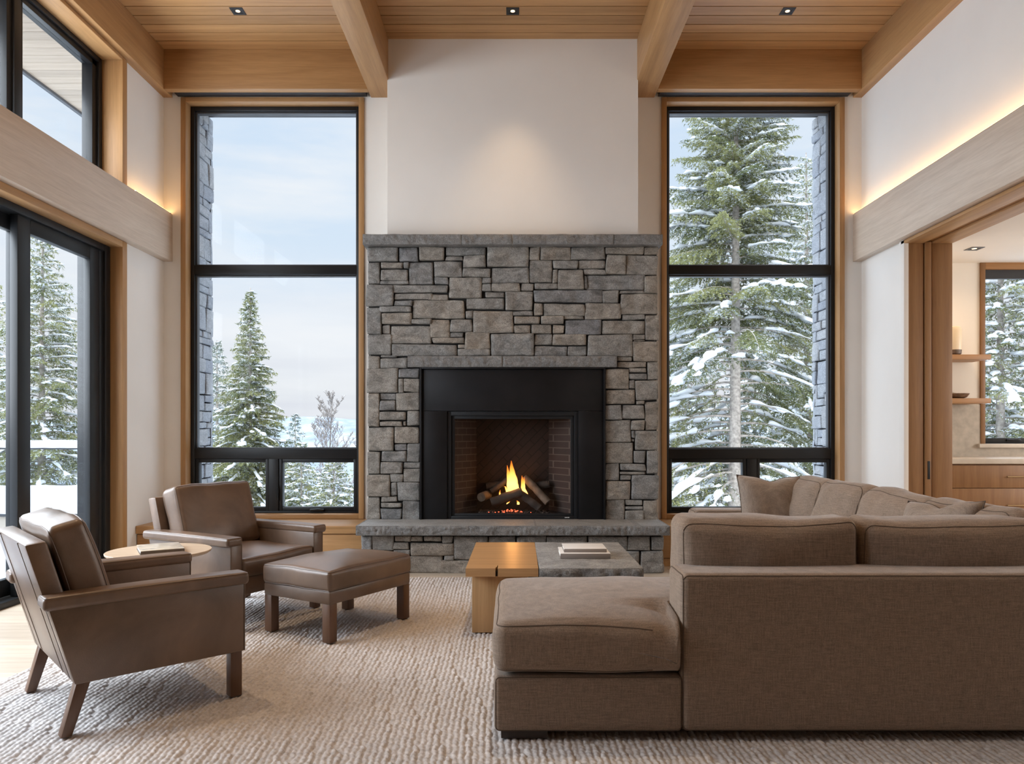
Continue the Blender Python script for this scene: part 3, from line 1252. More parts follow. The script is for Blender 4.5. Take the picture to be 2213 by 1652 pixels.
ST5 = [(85,78,325,290),(332,75,505,122),(328,130,508,192),(512,15,620,195),(328,195,392,290),(396,200,625,403),(85,293,395,445),(400,410,485,448),(85,452,255,598),(259,455,485,595),(490,412,620,705),(85,605,345,828),(350,603,485,703),(350,795,385,828),(390,710,615,915),(352,710,386,790),(85,832,375,1043),(380,922,500,1043),(505,922,615,1160),(85,1048,228,1222),(233,1050,500,1125),(233,1130,500,1162),(235,1170,345,1220),(85,1228,345,1415),(350,1168,615,1415),(85,1422,287,1632),(290,1420,472,1480),(292,1485,472,1520),(292,1525,474,1632),(478,1425,620,1632)]
st_px = []
for lst, ox, oy, k in ((ST1, 780, 500, 5.505), (ST2, 990, 500, 5.505), (ST3, 1210, 500, 5.509), (ST4, 780, 780, 4.72), (ST5, 1290, 780, 4.72)):
    for a in lst:
        st_px.append((ox + a[0] / k, oy + a[1] / k, ox + a[2] / k, oy + a[3] / k))
b = MB()
rs = random.Random(5)
for k, (u0, v0, u1, v1) in enumerate(st_px):
    x0, x1 = (u0 - U0) / S_ST, (u1 - U0) / S_ST
    z1, z0 = EYE + (V0 - v0) / S_ST, EYE + (V0 - v1) / S_ST
    e = .0022
    if x0 < -1.29:
        x0 = -1.318 + rs.uniform(-.008, .006)
    if x1 > 1.29:
        x1 = 1.318 + rs.uniform(-.006, .008)
    cool = max(0, min(1, .45 - (v0 - 500) / 1500 + (980 - u0) / 900))  # warm/cool drift by position: partly stone hue, partly lighting put into the colour
    tn = max(0, min(1, rs.gauss(.52 - .30 * cool, .17)))
    stone_block(b, x0 - e, x1 + e, z0 - e, z1 + e, 0, 100 + k, depth=.05, tint=tn, rough=.013)
b.build('stone_facing', M['stone'], fp, recalc=False, angle=60)
b = MB()
b.box(-1.31, -.836, YS + .032, YB - .001, .34, 2.90, m=OFFM)
b.box(.836, 1.31, YS + .032, YB - .001, .34, 2.90, m=OFFM)
b.box(-.836, .836, YS + .032, YB - .001, 1.775, 2.90, m=OFFM)
b.build('joint_backing', M['mortar'], fp, angle=0)
# stone returns on the outer sides
for s in (-1, 1):
    b = MB()
    for k, (a0, a1, c0, c1) in enumerate(coursed(YS + .03, YB - .002, .40, 2.88, 31 + s, wmin=.15, wmax=.4)):
        stone_block(b, a0, a1, c0, c1, 0, k * 3 + s, depth=.02, tint=rs.uniform(.2, .7), rough=.004, cell=.04,
                    fn=lambda y, d, z: (s * (1.312 - d), y - YS, z))
    b.build('side_stone', M['stone'], fp, recalc=False, angle=60)


def rough_slab(b, x0, x1, y0, y1, z0, z1, seed, amp=.012, cell=.011, faces='fl', top_bump=0):
    """slab with a split front (and ends): -y front"""
    nx = max(4, int((x1 - x0) / cell))
    nz = max(4, int((z1 - z0) / (cell * .8)))
    vs, fs = [], []

    def disp(x, z, q):
        p = Vector((x * 6, z * 9, seed * 3.7 + q))
        p2 = Vector((x * 16 + z * 9, z * 12 - x * 4, seed * 1.3))
        return amp * (.8 * noise.noise(p) + .9 * abs(noise.noise(p2)) + .6 * abs(noise.noise(p2 * 2.3)) + .3 * noise.noise(p * 7))
    for j in range(nz + 1):
        for i in range(nx + 1):
            u, v = i / nx, j / nz
            x, z = x0 + (x1 - x0) * u, z0 + (z1 - z0) * v
            e = min(1, min(u, 1 - u) * (x1 - x0) / .012) * min(1, min(v, 1 - v) * (z1 - z0) / .012)
            y = y0 + disp(x, z, 0) * (.25 + .75 * e) * -1 + (1 - e) * .003
            zz = z + (noise.noise(Vector((x * 8, seed, 1))) * .0035 if j == nz else 0)
            vs.append((x, y, zz))
    for j in range(nz):
        for i in range(nx):
            a = j * (nx + 1) + i
            fs.append((a, a + 1, a + nx + 2, a + nx + 1))
    b.add(vs, fs)
    # top, bottom, ends, back following the split edge
    tp = vs[nz * (nx + 1):]
    bt = vs[:nx + 1]
    b.add(tp + [(p[0], y1, p[2]) for p in tp], [(i, i + 1, nx + 2 + i, nx + 1 + i) for i in range(nx)])
    b.add(bt + [(p[0], y1, p[2]) for p in bt], [(i, nx + 1 + i, nx + 2 + i, i + 1) for i in range(nx)])
    for col_ in (0, nx):
        ed = [vs[j * (nx + 1) + col_] for j in range(nz + 1)]
        b.add(ed + [(p[0], y1, p[2]) for p in ed], [(j, j + 1, nz + 2 + j, nz + 1 + j) if col_ else (j, nz + 1 + j, nz + 2 + j, j + 1) for j in range(nz)])


def fslab(name, x0, x1, yf, yb, z0, z1, seed, mat=None, amp=.010, parent=None):
    b = MB()
    rough_slab(b, x0, x1, yf - YS, yb - YS, z0, z1, seed, amp)
    return b.build(name, mat or M['stone_cap'], fp if parent is None else parent, angle=50)


yc = F / 241.5
for i, (a, c) in enumerate(((-1.343, -.457), (-.455, -.002), (0, .905), (.907, 1.343))):
    fslab('mantel_shelf', a, c, yc, 6.95, 2.884, 2.975, 40 + i, amp=.016)
for i, (a, c) in enumerate(((-.948, -.091), (-.089, .94))):
    fslab('lintel', a, c, YS - .035, YS + .12, 1.790, 1.889, 50 + i, amp=.016)
YH = F / 256.7
fslab('hearth_slab', -1.322, 1.324, YH, 6.95, .331, .411, 60, amp=.020)
b = MB()
b.box(-1.305, 1.305, YH + .012 - YS, 6.96 - YS, .400, .4125, .001)
b.build('hearth_top', M['stone_top'], fp)
# hearth base
S_B = 253.5
YHB = F / S_B
SB6 = [(132,308,272,560),(132,566,300,830),(276,308,575,512),(580,312,805,390),(812,315,975,385),(982,312,1230,385),(1240,312,1380,405),(1388,315,1855,635),(565,400,785,495),(570,500,795,580),(306,518,560,830),(565,585,790,830),(795,402,1400,575),(800,585,1250,830),(1255,580,1405,645),(1262,650,1800,830)]
SB7 = [(10,170,312,385),(318,168,575,300),(318,306,575,510),(582,168,850,330),(582,336,900,510),(856,168,1230,330),(906,336,1230,510),(1240,168,1600,300),(1605,172,1815,300),(1820,172,1932,300),(1240,306,1712,510),(1722,306,1930,512),(-160,390,310,515)]
b = MB()
for k, a in enumerate([(760 + q[0] / 6.323, 1110 + q[1] / 6.323, 760 + q[2] / 6.323, 1110 + q[3] / 6.323) for q in SB6] + [(980 + q[0] / 4.2558, 1120 + q[1] / 4.2558, 980 + q[2] / 4.2558, 1120 + q[3] / 4.2558) for q in SB7]):
    x0, x1 = (a[0] - U0) / S_B, (a[2] - U0) / S_B
    z1, z0 = EYE + (V0 - a[1]) / S_B, max(.0, EYE + (V0 - a[3]) / S_B)
    z1 = min(z1, .335)
    if z0 < .035:
        z0 = -.003
    stone_block(b, x0 - .002, x1 + .002, z0 - .002, z1 + .002, YHB - YS, 400 + k, depth=.05, tint=max(0, min(1, rs.gauss(.5, .18))), rough=.008)
for s in (-1, 1):
    for k, (a0, a1, c0, c1) in enumerate(coursed(YHB + .02, 6.9, 0, .333, 71 + s, wmin=.15, wmax=.3)):
        stone_block(b, a0, a1, c0, c1, 0, k * 3 + s, depth=.02, tint=.4, rough=.004, cell=.04, fn=lambda y, d, z: (s * (1.287 - d), y - YS, z))
b.build('hearth_base', M['stone'], fp, recalc=False, angle=60)
b = MB()
b.box(-1.27, 1.27, YHB + .03 - YS, 6.9 - YS, 0, .331)
b.build('hearth_core', M['mortar'], fp, angle=0)

# steel surround
ZH = .4125
b = MB()
b.box(-.822, -.595, YS - .004 - YS, .03, ZH, 1.393, .002)
b.build('steel_side_panel', M['steel'], fp)
b = MB()
b.box(.595, .822, -.004, .03, ZH, 1.393, .002)
b.build('steel_side_panel', M['steel'], fp)
b = MB()
b.box(-.822, .822, -.004, .03, 1.395, 1.772, .002)
b.build('steel_top_panel', M['steel'], fp)
b = MB()
b.box(-.838, -.822, -.03, .05, ZH, 1.788, .002)
b.box(.822, .838, -.03, .05, ZH, 1.788, .002)
b.box(-.822, .822, -.03, .05, 1.774, 1.788, .002)
b.build('steel_edge', M['steel'], fp)
# insert frame
b = MB()
for x0, x1, z0, z1, y in ((-.594, -.560, ZH, 1.392, .012), (.560, .594, ZH, 1.392, .012), (-.56, .56, 1.352, 1.392, .012), (-.56, .56, ZH, .440, .012),
                          (-.562, -.528, .438, 1.354, .03), (.528, .562, .438, 1.354, .03), (-.53, .53, 1.322, 1.354, .03), (-.53, .53, .436, .462, .03)):
    b.box(x0, x1, y, .06, z0, z1, .003)
fr = b.build('insert_frame', M['black'], fp)
b = MB()
b.box(-.53, .53, .054, .058, .46, 1.324)
b.build('firebox_glass', M['fire_glass'], fr, angle=0)
# tiny pale maker's mark, three unreadable blobs
M['mark'] = plain('pale_mark', (.6, .6, .6), .5)
b = MB()
for cx, cw in ((.478, .0065), (.491, .0065), (.507, .0085)):
    b.lathe([(.0005, -.001), (1, -.001), (1, 0), (.0005, 0)], (0, 0, 0), 12, m=Matrix.Translation((cx, .0115, .4268)) @ Matrix.Rotation(R(90), 4, 'X') @ Matrix.Diagonal((cw, .0048, 1, 1)))
b.build('badge', M['mark'], fr, angle=0)
# firebox
fbm = dict(front=.06, back=.40, xb=.345, xf=.53, z0=.445, z1=1.34)
for s in (-1, 1):
    b = MB()
    b.prism([(s * .531, .06), (s * .345, .385), (s * .375, .40), (s * .57, .075)], lambda p, q, a: (p, q, a), .44, 1.35)
    b.build('firebox_side', M['brick'], fp, angle=0)
b = MB()
b.box(-.36, .36, .385, .41, .44, 1.35)
b.build('firebox_back', M['brick_back'], fp, angle=0)
b = MB()
b.box(-.55, .55, .06, .40, .42, .455)
b.build('firebox_floor', M['steel'], fp, angle=0)
b = MB()
b.box(-.55, .55, .06, .40, 1.325, 1.36)
b.build('firebox_top', M['steel'], fp, angle=0)


# logs, flames, embers
def log(name, p0, p1, r, label, mat, n=12, seed=0, grp='firewood logs'):
    p0, p1 = Vector(p0), Vector(p1)
    c = (p0 + p1) / 2
    t = thing(name, label, 'log', c, group=grp)
    pts, rr = [], []
    k = 14
    for i in range(k + 1):
        f = i / k
        p = p0.lerp(p1, f) - c
        p += Vector((noise.noise(Vector((f * 3, seed, 0))), noise.noise(Vector((f * 3, seed, 7))), noise.noise(Vector((f * 3, seed, 3))))) * .008
        pts.append(p)
        rr.append(r * (1 + .12 * noise.noise(Vector((f * 5, seed, 11)))))
    b = MB()
    b.tube(pts, rr, n)
    for i, v in enumerate(b.v):
        q = Vector(v)
        b.v[i] = tuple(q + q.normalized() * noise.noise(q * 40 + Vector((seed, 0, 0))) * .004)
    b.build('bark', mat, t, angle=40)
    d = (p1 - p0).normalized()
    for sg, pe in ((-1, p0 - c), (1, p1 - c)):
        b = MB()
        b.tube([pe + d * sg * -.002, pe + d * sg * .003], [r * .86, r * .84], n)
        b.build('cut_end', M['log_pale'], t, angle=40)
    return t


def fx(u, v, y=6.90):
    return px(u, v, y)


log('firewood_log', fx(1062, 1086, 6.86), fx(1126, 1064, 6.88), .042, 'charred log at the front sloping up to the flames', M['log'], seed=1)
log('firewood_log', fx(1122, 1066, 6.90), fx(1166, 1098, 6.87), .036, 'charred log at the front sloping down to the right', M['log'], seed=2)
log('firewood_log', fx(1134, 1032, 6.98), fx(1184, 1086, 6.89), .036, 'long brown log leaning on the right side of the fire', M['log_pale'], seed=3)
log('firewood_log', fx(1040, 1075, 6.90), fx(1054, 1070, 7.02), .042, 'short log with a pale cut end left of the flames', M['log_pale'], seed=4)
log('firewood_log', fx(1062, 1062, 6.98), fx(1108, 1030, 7.0), .026, 'thin log rising behind the flames from the left', M['log'], seed=5)
log('firewood_log', fx(1150, 1052, 7.03), fx(1186, 1046, 7.0), .034, 'short dark log end at the back right of the firebox', M['log'], seed=6)
log('firewood_log', fx(1052, 1052, 7.04), fx(1088, 1048, 7.04), .036, 'dark log at the back left of the firebox', M['log'], seed=7)

fire = thing('fire', 'bright orange flames burning among the logs', 'fire', fx(1108, 1090, 6.9))
FO = fire.location


def flame(path, radii, y=6.9, seed=0):
    k = 22
    b = MB()
    P = [px(u, v, y) - FO for u, v in path]
    n = len(P)
    rings = []
    N = 12
    for i in range(k + 1):
        f = i / k * (n - 1)
        a = min(n - 2, int(f))
        q = f - a
        p = P[a].lerp(P[a + 1], q)
        r = radii[a] * (1 - q) + radii[a + 1] * q
        rings.append((p, r * y / F))
    vs, fs = [], []
    for i, (p, r) in enumerate(rings):
        for j in range(N):
            an = 2 * math.pi * j / N
            wob = 1 + .18 * noise.noise(Vector((math.cos(an) * 2, math.sin(an) * 2 + seed, i * .25)))
            vs.append(p + Vector((math.cos(an) * r * wob, math.sin(an) * r * .7 * wob, 0)))
    b.v = [tuple(v) for v in vs]
    for i in range(k):
        for j in range(N):
            j2 = (j + 1) % N
            b.f.append((i * N + j, i * N + j2, (i + 1) * N + j2, (i + 1) * N + j))
            b.t.append(i / k)
    b.anyt = True
    b.build('flame', M['flame'], fire, angle=180)


flame([(1110, 1068), (1110, 1050), (1108, 1030), (1106, 1012), (1105, 996)], [11, 12, 8, 4.5, .5], 6.93, 1)
flame([(1103, 1066), (1102, 1045), (1099, 1025), (1096, 1006)], [7, 7, 4, .5], 6.94, 2)
flame([(1118, 1064), (1117, 1048), (1114, 1034)], [5, 3.5, .4], 6.95, 3)
flame([(1140, 1079), (1136, 1067), (1130, 1054), (1129, 1040), (1128, 1028)], [1.2, 5, 4.5, 3, .4], 6.91, 4)
flame([(1133, 1064), (1132, 1046), (1133, 1032)], [3, 2.6, .3], 6.92, 5)
flame([(1088, 1072), (1081, 1073), (1080, 1066), (1081, 1059)], [1, 2.4, 1.8, .3], 6.9, 6)
flame([(1096, 1068), (1096, 1062), (1092, 1052), (1088, 1051)], [3, 2.8, 1.6, .3], 6.9, 7)
flame([(1095, 1090), (1098, 1087), (1102, 1084)], [1.2, 2.4, .6], 6.84, 8)
flame([(1120, 1091), (1120, 1086), (1117, 1082)], [3.0, 2.8, .5], 6.84, 9)
fl = bpy.data.lights.new('firelight', 'POINT')
fl.energy = 2.0
fl.color = (1, .42, .12)
fl.shadow_soft_size = .05
flo = bpy.data.objects.new('firelight', fl)
flo.location = px(1108, 1040, 6.88) - FO
flo.parent = fire
COL.objects.link(flo)
b = MB()
rs2 = random.Random(9)
ico = bmesh.new()
bmesh.ops.create_icosphere(ico, subdivisions=1, radius=1)
IV = [v.co.copy() for v in ico.verts]
IF = [[v.index for v in f.verts] for f in ico.faces]
ico.free()
for i in range(34):
    u = rs2.gauss(1104, 20)
    p = Vector(((u - U0) * 6.85 / F, rs2.uniform(6.82, 6.87), .462 + rs2.uniform(0, .03) * max(0, 1 - abs(u - 1100) / 40)))
    r = rs2.uniform(.003, .007)
    b.add([p + Vector((v.x * r * 1.3, v.y * r, v.z * r * .8)) for v in IV], IF)
o = b.build('embers', M['ember'], angle=0)
tag(o, 'red glowing embers scattered under the front log', 'embers', kind='stuff')
b = MB()
for i in range(240):
    p = Vector((rs2.uniform(-.32, .34), rs2.uniform(6.80, 7.05), .458))
    r = rs2.uniform(.005, .013)
    b.add([p + Vector((v.x * r * 1.3, v.y * r * 1.2, v.z * r)) for v in IV], IF)
o = b.build('ash_bed', M['log'], angle=0)
tag(o, 'dark bed of cinders under the burning logs', 'cinders', kind='stuff')

# ------------------------------------------------------------------ kitchen opening and kitchen
t = thing('door_2', 'wide oak lined opening to the kitchen with pocket door', 'door', kind='structure')
b = MB()
b.box(3.345, 3.385, KY - .001, KY + .075, 0, 2.86, .002)
b.build('trim_edge', M['wall'], t)
b = MB()
b.box(3.366, 3.512, KY, KY + .05, 0, 2.818, .003)
b.box(3.585, 3.76, KY, KY + .05, 0, 2.818, .003)
b.box(3.50, 3.59, KY + .03, KY + .05, 0, 2.818)
b.build('trim_jamb', M['oak_kitchen_z'], t)
b = MB()
b.box(3.345, 3.512, 1.5, KY + .05, 2.818, 2.846, .003)
b.box(3.585, 3.76, 1.5, KY + .05, 2.818, 2.846, .003)
b.box(3.512, 3.585, 1.5, KY + .05, 2.838, 2.846)
b.build('trim_head', M['oak_y'], t)
b = MB()
b.box(3.522, 3.575, KY - .012, KY + .05, .01, 2.83, .003)
pd = b.build('pocket_door', M['oak_kitchen_z'], t)
b = MB()
b.box(3.540, 3.562, KY - .0145, KY - .011, .80, .955, .001)
b.build('edge_pull', M['black'], pd)

KX1, KY0, KB, KC = 7.6, 2.2, 7.207, 2.85
mb = MB()
WX0 = 4.545       # kitchen window trim outer edge
mb.box(3.75, WX0, KB, 7.40, 0, KC + .1)
mb.box(6.4, KX1 + .2, KB, 7.40, 0, KC + .1)
mb.box(WX0, 6.4, KB, 7.40, 2.857, KC + .1)
mb.box(WX0, 6.4, KB, 7.40, 0, 1.05)
for a_ in ((KY0, 3.0, 0, KC + .1), (6.2, KB, 0, KC + .1), (3.0, 6.2, 0, .9), (3.0, 6.2, 2.6, KC + .1)):  # opening in the unseen side wall, made up to let the fill lamp in
    mb.box(KX1, KX1 + .2, *a_)
mb.box(3.75, KX1, KY0 - .2, KY0, 0, KC + .1)
o = mb.build('wall_kitchen', M['kitchen_wall'], angle=0)
tag(o, 'cream plaster wall in the kitchen beyond the opening', 'wall', kind='structure')
mb = MB()
mb.box(3.75, KX1, KY0, KB, KC, KC + .15)
o = mb.build('ceiling_kitchen', M['kitchen_wall'], angle=0)
tag(o, 'smooth white kitchen ceiling', 'ceiling', kind='structure')
downlight(4.14, 6.64, KC, 'small white recessed downlight in the kitchen ceiling', 22, trim='bronze', size=.06, spread=150)
downlight(5.6, 6.3, KC, 'white recessed downlight further right in the kitchen ceiling', 22, trim='bronze', size=.06, spread=150)
downlight(4.6, 4.6, KC, 'white recessed downlight in the kitchen ceiling nearer the viewer', 22, trim='bronze', size=.06, spread=150)

t = thing('window_4', 'oak trimmed kitchen window over the counter', 'window', kind='structure')
b = MB()
b.box(WX0, WX0 + .045, KB - .02, 7.32, 1.09, 2.857, .003)
b.box(6.355, 6.40, KB - .02, 7.32, 1.09, 2.857, .003)
b.build('trim_jamb', M['oak_kitchen_z'], t)
b = MB()
b.box(WX0 + .045, 6.355, KB - .02, 7.32, 2.785, 2.857, .003)
b.build('trim_head', M['oak_kitchen_x'], t)
b = MB()
b.box(WX0 - .03, 6.43, KB - .05, 7.32, 1.052, 1.09, .003)
b.build('sill', M['counter'], t)
b = MB()
b.box(WX0 + .045, 6.355, KB + .01, KB + .05, 2.70, 2.79)
b.build('roller_shade', M['slot'], t)
b = MB()
b.box(WX0 + .045, WX0 + .075, 7.265, 7.34, 1.09, 2.785, .003)
b.box(6.325, 6.355, 7.265, 7.34, 1.09, 2.785, .003)
b.box(WX0 + .075, 6.325, 7.265, 7.34, 1.09, 1.145, .003)
b.box(WX0 + .075, 6.325, 7.265, 7.34, 2.73, 2.785, .003)
b.box(5.40, 5.46, 7.265, 7.34, 1.14, 2.73, .003)
b.build('frame', M['black'], t)
b = MB()
b.box(WX0 + .075, 6.325, 7.30, 7.308, 1.145, 2.73)
b.build('pane', M['glass'], t, angle=0)
b = MB()
b.box(4.84, 4.98, 7.245, 7.266, 1.112, 1.135, .006)
b.tube([(4.85, 7.243, 1.128), (4.93, 7.232, 1.132), (4.965, 7.238, 1.122)], [.006, .008, .006], 8)
b.build('crank_handle', M['black'], t)

t = thing('backsplash', 'pale travertine backsplash panel below the kitchen shelves', 'backsplash')
b = MB()
b.box(3.76, WX0 + .045, KB - .012, KB - .0005, .966, 1.470)
b.box(WX0 + .045, KX1 - .01, KB - .012, KB - .0005, .966, 1.052)
b.build('stone_panel', M['travertine'], t, angle=0)

t = thing('kitchen_counter', 'pale stone kitchen worktop below the window', 'worktop', (5.6, 6.9, .92))
b = MB()
b.box(-1.84, 1.98, -.315, .294, 0, .046, .004)
b.build('worktop', M['counter'], t)
t = thing('kitchen_cabinet', 'oak kitchen drawer cabinet under the pale worktop', 'cabinet', (5.6, 6.9, 0))
b = MB()
b.box(-1.84, 1.98, -.28, .295, .0, .919)
b.build('carcass', M['oak_kitchen_z'], t, angle=0)
xs = [-1.84, -.78, .14, 1.06, 1.98]
for i in range(4):
    for z0, z1 in ((.705, .905), (.40, .70), (.09, .395)):
        b = MB()
        b.box(xs[i] + .003, xs[i + 1] - .003, -.302, -.28, z0, z1, .002, tint=random.random())
        d = b.build('drawer_front', M['oak_kitchen_z'], t)
        b = MB()
        cx = xs[i] + .75 if i == 0 else (xs[i] + xs[i + 1]) / 2
        zz = (z0 + z1) / 2 + .0
        b.tube([(cx - .11, -.318, zz), (cx + .11, -.318, zz)], .0045, 8)
        b.tube([(cx - .10, -.303, zz), (cx - .10, -.318, zz)], .004, 8)
        b.tube([(cx + .10, -.303, zz), (cx + .10, -.318, zz)], .004, 8)
        b.build('handle', M['brass'], d)

for zb, nm in ((1.88, 'upper'), (1.472, 'lower')):
    t = thing('floating_shelf', f'{nm} thick oak floating shelf left of the kitchen window', 'shelf', (0, KB, zb), group=None)
    b = MB()
    b.box(3.755, 4.457, -.31, -.0225, 0, .047, .003)
    b.build('board', M['oak_kitchen_x'], t)

# vase and bowl on the shelves
t = thing('vase', 'tall cream ceramic jar with dark base on the upper kitchen shelf', 'vase', (4.165, 6.99, 1.9275))
b = MB()
b.lathe([(.066, .05), (.069, .10), (.069, .23), (.062, .262), (.045, .272), (.040, .272), (.040, .24)], (0, 0, 0))
b.build('body', plain('cream_glaze', (.74, .62, .46), .35, var=.05), t)
b = MB()
b.lathe([(.045, 0), (.062, .012), (.066, .05)], (0, 0, 0))
b.build('base', plain('dark_glaze', (.12, .08, .055), .5, var=.3, scale=30), t)
t = thing('wooden_bowl', 'shallow dark wooden bowl on the lower kitchen shelf', 'bowl', (4.19, 6.99, 1.519))
b = MB()
b.lathe([(.05, 0), (.085, .012), (.108, .045), (.103, .047), (.08, .02), (.001, .012)], (0, 0, 0))
b.build('bowl_body', plain('dark_burl', (.14, .075, .04), .5, var=.4, scale=40), t)
for i, (dx, dy, r) in enumerate(((-.04, 0, .026), (.0, .025, .022))):
    b = MB()
    b.add([Vector((v.x * r * 1.3, v.y * r, v.z * r * .9)) for v in IV], IF)
    o = b.build('river_stone', M['travertine'], angle=180)
    o.location = (4.19 + dx, 6.99 + dy, 1.519 + .019 + r * .9)
    tag(o, ['grey pebble lying in the wooden bowl, nearer its left rim', 'smaller grey pebble at the back of the wooden bowl'][i], 'pebble', group='pebbles in the wooden bowl')

# ------------------------------------------------------------------ rug
RX0, RX1, RY0, RY1 = -2.45, 2.30, 2.30, 6.08
pitch, stitch = .0250, .0270
nx, ny = int((RX1 - RX0) / .0049), int((RY1 - RY0) / .0054)
X = np.linspace(RX0, RX1, nx)
Y = np.linspace(RY0, RY1, ny)
GX, GY = np.meshgrid(X, Y)
rng = np.random.default_rng(4)
drift = .010 * np.sin(GY * 1.9 + 1) + .006 * np.sin(GY * 4.7) + .0022 * np.sin(GY * 61 + GX * 37) + .0018 * np.sin(GY * 97 - GX * 53)
rowf = (GX + drift) / pitch
row = np.floor(rowf).astype(int)
row -= row.min()
fx_ = rowf - np.floor(rowf) - .5
rph = rng.random(row.max() + 2)
rst = 1 + .10 * (rng.random(row.max() + 2) - .5)
ph = GY / stitch * rst[row] + rph[row] + fx_ * .9
fy_ = ph - np.floor(ph) - .5
knot = np.floor(ph).astype(int)
hs = ((row * 7349 + knot * 9151) % 1013) / 1013.0
p1 = np.sqrt(np.clip(1 - (2 * fx_) ** 2 * .96, 0, 1))
p2 = np.sqrt(np.clip(1 - (2 * fy_) ** 2 * .90, 0, 1))
h = .0125 * p1 * (.36 + .64 * p2) * (.66 + .42 * hs)
hole = (hs > .955)
h = np.where(hole, h * .25, h)
edge = np.minimum(np.minimum(GX - RX0, RX1 - GX), np.minimum(GY - RY0, RY1 - GY))
h = h * np.clip(edge / .012, 0, 1)
Z = .004 + h
V = np.stack([GX, GY, Z], -1).reshape(-1, 3)
ii = np.arange(nx * ny).reshape(ny, nx)
Fq = np.stack([ii[:-1, :-1], ii[:-1, 1:], ii[1:, 1:], ii[1:, :-1]], -1).reshape(-1, 4)
rug = raw_mesh('area_rug', V, Fq, M['rug'], smooth=True)
tag(rug, 'large chunky braided beige wool rug under the furniture', 'rug')
b = MB()
b.box(RX0 + .01, RX1 - .01, RY0 + .01, RY1 - .01, .0005, .004)
b.build('backing', M['rug'], rug, angle=0)
ZR = .0166   # height the furniture stands at on the pile

# ------------------------------------------------------------------ armchairs
AC = dict(af=.372, ar=-.424, za=.556, hw=.413, zb=.20)


def back_line(z):
    """x of the rear face of the raked back"""
    return -.312 - (z - .2) * (.473 - .312) / (.756 - .2)


def make_armchair(label):
    t = thing('armchair', label, 'armchair', group='brown leather armchairs')
    for s in (1, -1):
        # side panel
        b = MB()
        z0, z1 = .20, .512
        poly = [(.362, z0), (.362, z1), (back_line(z1) + .0, z1), (back_line(z0), z0)]
        b.prism(poly, lambda p, q, a: (p, a, q), s * .300, s * .382, .008)
        pn = b.build('side_panel', M['leather'], t)
        b = MB()
        b.tube([(.360, s * .381, z0 + .004), (.360, s * .381, z1)], .0028, 6)
        b.build('piping', M['leather_seam'], pn)
        b = MB()
        b.tube([(.360, s * .301, z0 + .004), (.360, s * .301, z1)], .0028, 6)
        b.build('piping', M['leather_seam'], pn)
        # padded arm
        vs, fs = soft_box(.398, .057, .0265, .018, top=.006, m=Matrix.Translation((-.026, s * .356, .531)), mid=10)
        b = MB().add(vs, fs)
        ar = b.build('armrest', M['leather'], t, angle=180)
        b = MB()
        b.tube(seam(.398, .057, .0265, .018, top=.006, m=Matrix.Translation((-.026, s * .356, .531))), .0018, 6, closed=True)
        b.build('piping', M['leather_seam'], ar)
    # raked outer back, runs down to the seat frame
    b = MB()
    th = .075
    nrm = Vector((.556, 0, .161)).normalized()   # points forward-up
    poly = [(back_line(.2), .2), (back_line(.756), .756), (back_line(.756) + th, .765), (back_line(.2) + th, .2)]
    b.prism(poly, lambda p, q, a: (p, a, q), -.338, .338, .012)
    bk = b.build('back_panel', M['leather'], t)
    for yq in (-.20, .20):
        b = MB()
        b.tube([(back_line(z) - .0005, yq, z) for z in (.21, .4, .6, .75)], .0020, 6)
        b.build('piping', M['leather_seam'], bk)
    # seat frame
    b = MB()
    b.box(-.30, .352, -.302, .302, .20, .305, .008)
    b.build('seat_frame', M['leather'], t)
    m = Matrix.Translation((.035, 0, .365))
    vs, fs = soft_box(.325, .297, .058, .026, top=.022, sx=.012, wr=.008, seed=2, m=m)
    se = MB().add(vs, fs).build('seat_cushion', M['leather'], t, angle=180)
    b = MB()
    b.tube(seam(.325, .297, .058, .026, top=.022, sx=.012, wr=.008, seed=2, m=m), .0026, 6, closed=True)
    b.build('piping', M['leather_seam'], se)
    # leaning back cushion
    lean = math.atan2(.473 - .312, .556)
    m = Matrix.Translation((-.255, 0, .615)) @ Matrix.Rotation(-lean, 4, 'Y') @ Matrix.Rotation(R(90), 4, 'Y') @ Matrix.Rotation(R(180), 4, 'Z')
    # local: x along height, y width, z thickness (front)
    m = Matrix.Translation((-.268, 0, .618)) @ Matrix.Rotation(-lean - R(1), 4, 'Y') @ Matrix(((0, 0, 1, 0), (0, 1, 0, 0), (1, 0, 0, 0), (0, 0, 0, 1)))
    vs, fs = soft_box(.215, .304, .072, .032, top=.028, bot=.012, sx=.012, wr=.009, seed=5, m=m)
    cu = MB().add(vs, fs).build('back_cushion', M['leather'], t, angle=180)
    b = MB()
    b.tube(seam(.215, .304, .072, .032, top=.028, bot=.012, sx=.012, wr=.009, seed=5, m=m), .0024, 6, closed=True)
    b.build('piping', M['leather_seam'], cu)
    b = MB()
    b.tube(seam(.215, .304, .072, .032, sign=-1, top=.028, bot=.012, sx=.012, wr=.009, seed=5, m=m), .0024, 6, closed=True)
    b.build('piping', M['leather_seam'], cu)
    # legs
    for s in (1, -1):
        b = MB()
        b.box(.302, .354, s * .318, s * .370, 0, .205, .003)
        b.build('leg', M['walnut'], t)
        b = MB()
        y0, y1 = s * .316, s * .368
        b.prism([(-.252, .205), (-.303, .205), (-.357, 0), (-.318, 0)], lambda p, q, a: (p, a, q), y0, y1, .003)
        b.build('leg', M['walnut'], t)
    return t


ch1 = make_armchair('brown leather armchair in the left foreground seen from behind')
ch1.location = (-1.7296, 3.3678, ZR)
ch1.rotation_euler = (0, 0, R(42.6))
ch2 = copy_tree(ch1)
ch2['label'] = 'brown leather armchair in front of the left window facing the room'
ch2.location = (-1.7944, 4.8757, ZR)
ch2.rotation_euler = (0, 0, R(-28.9))

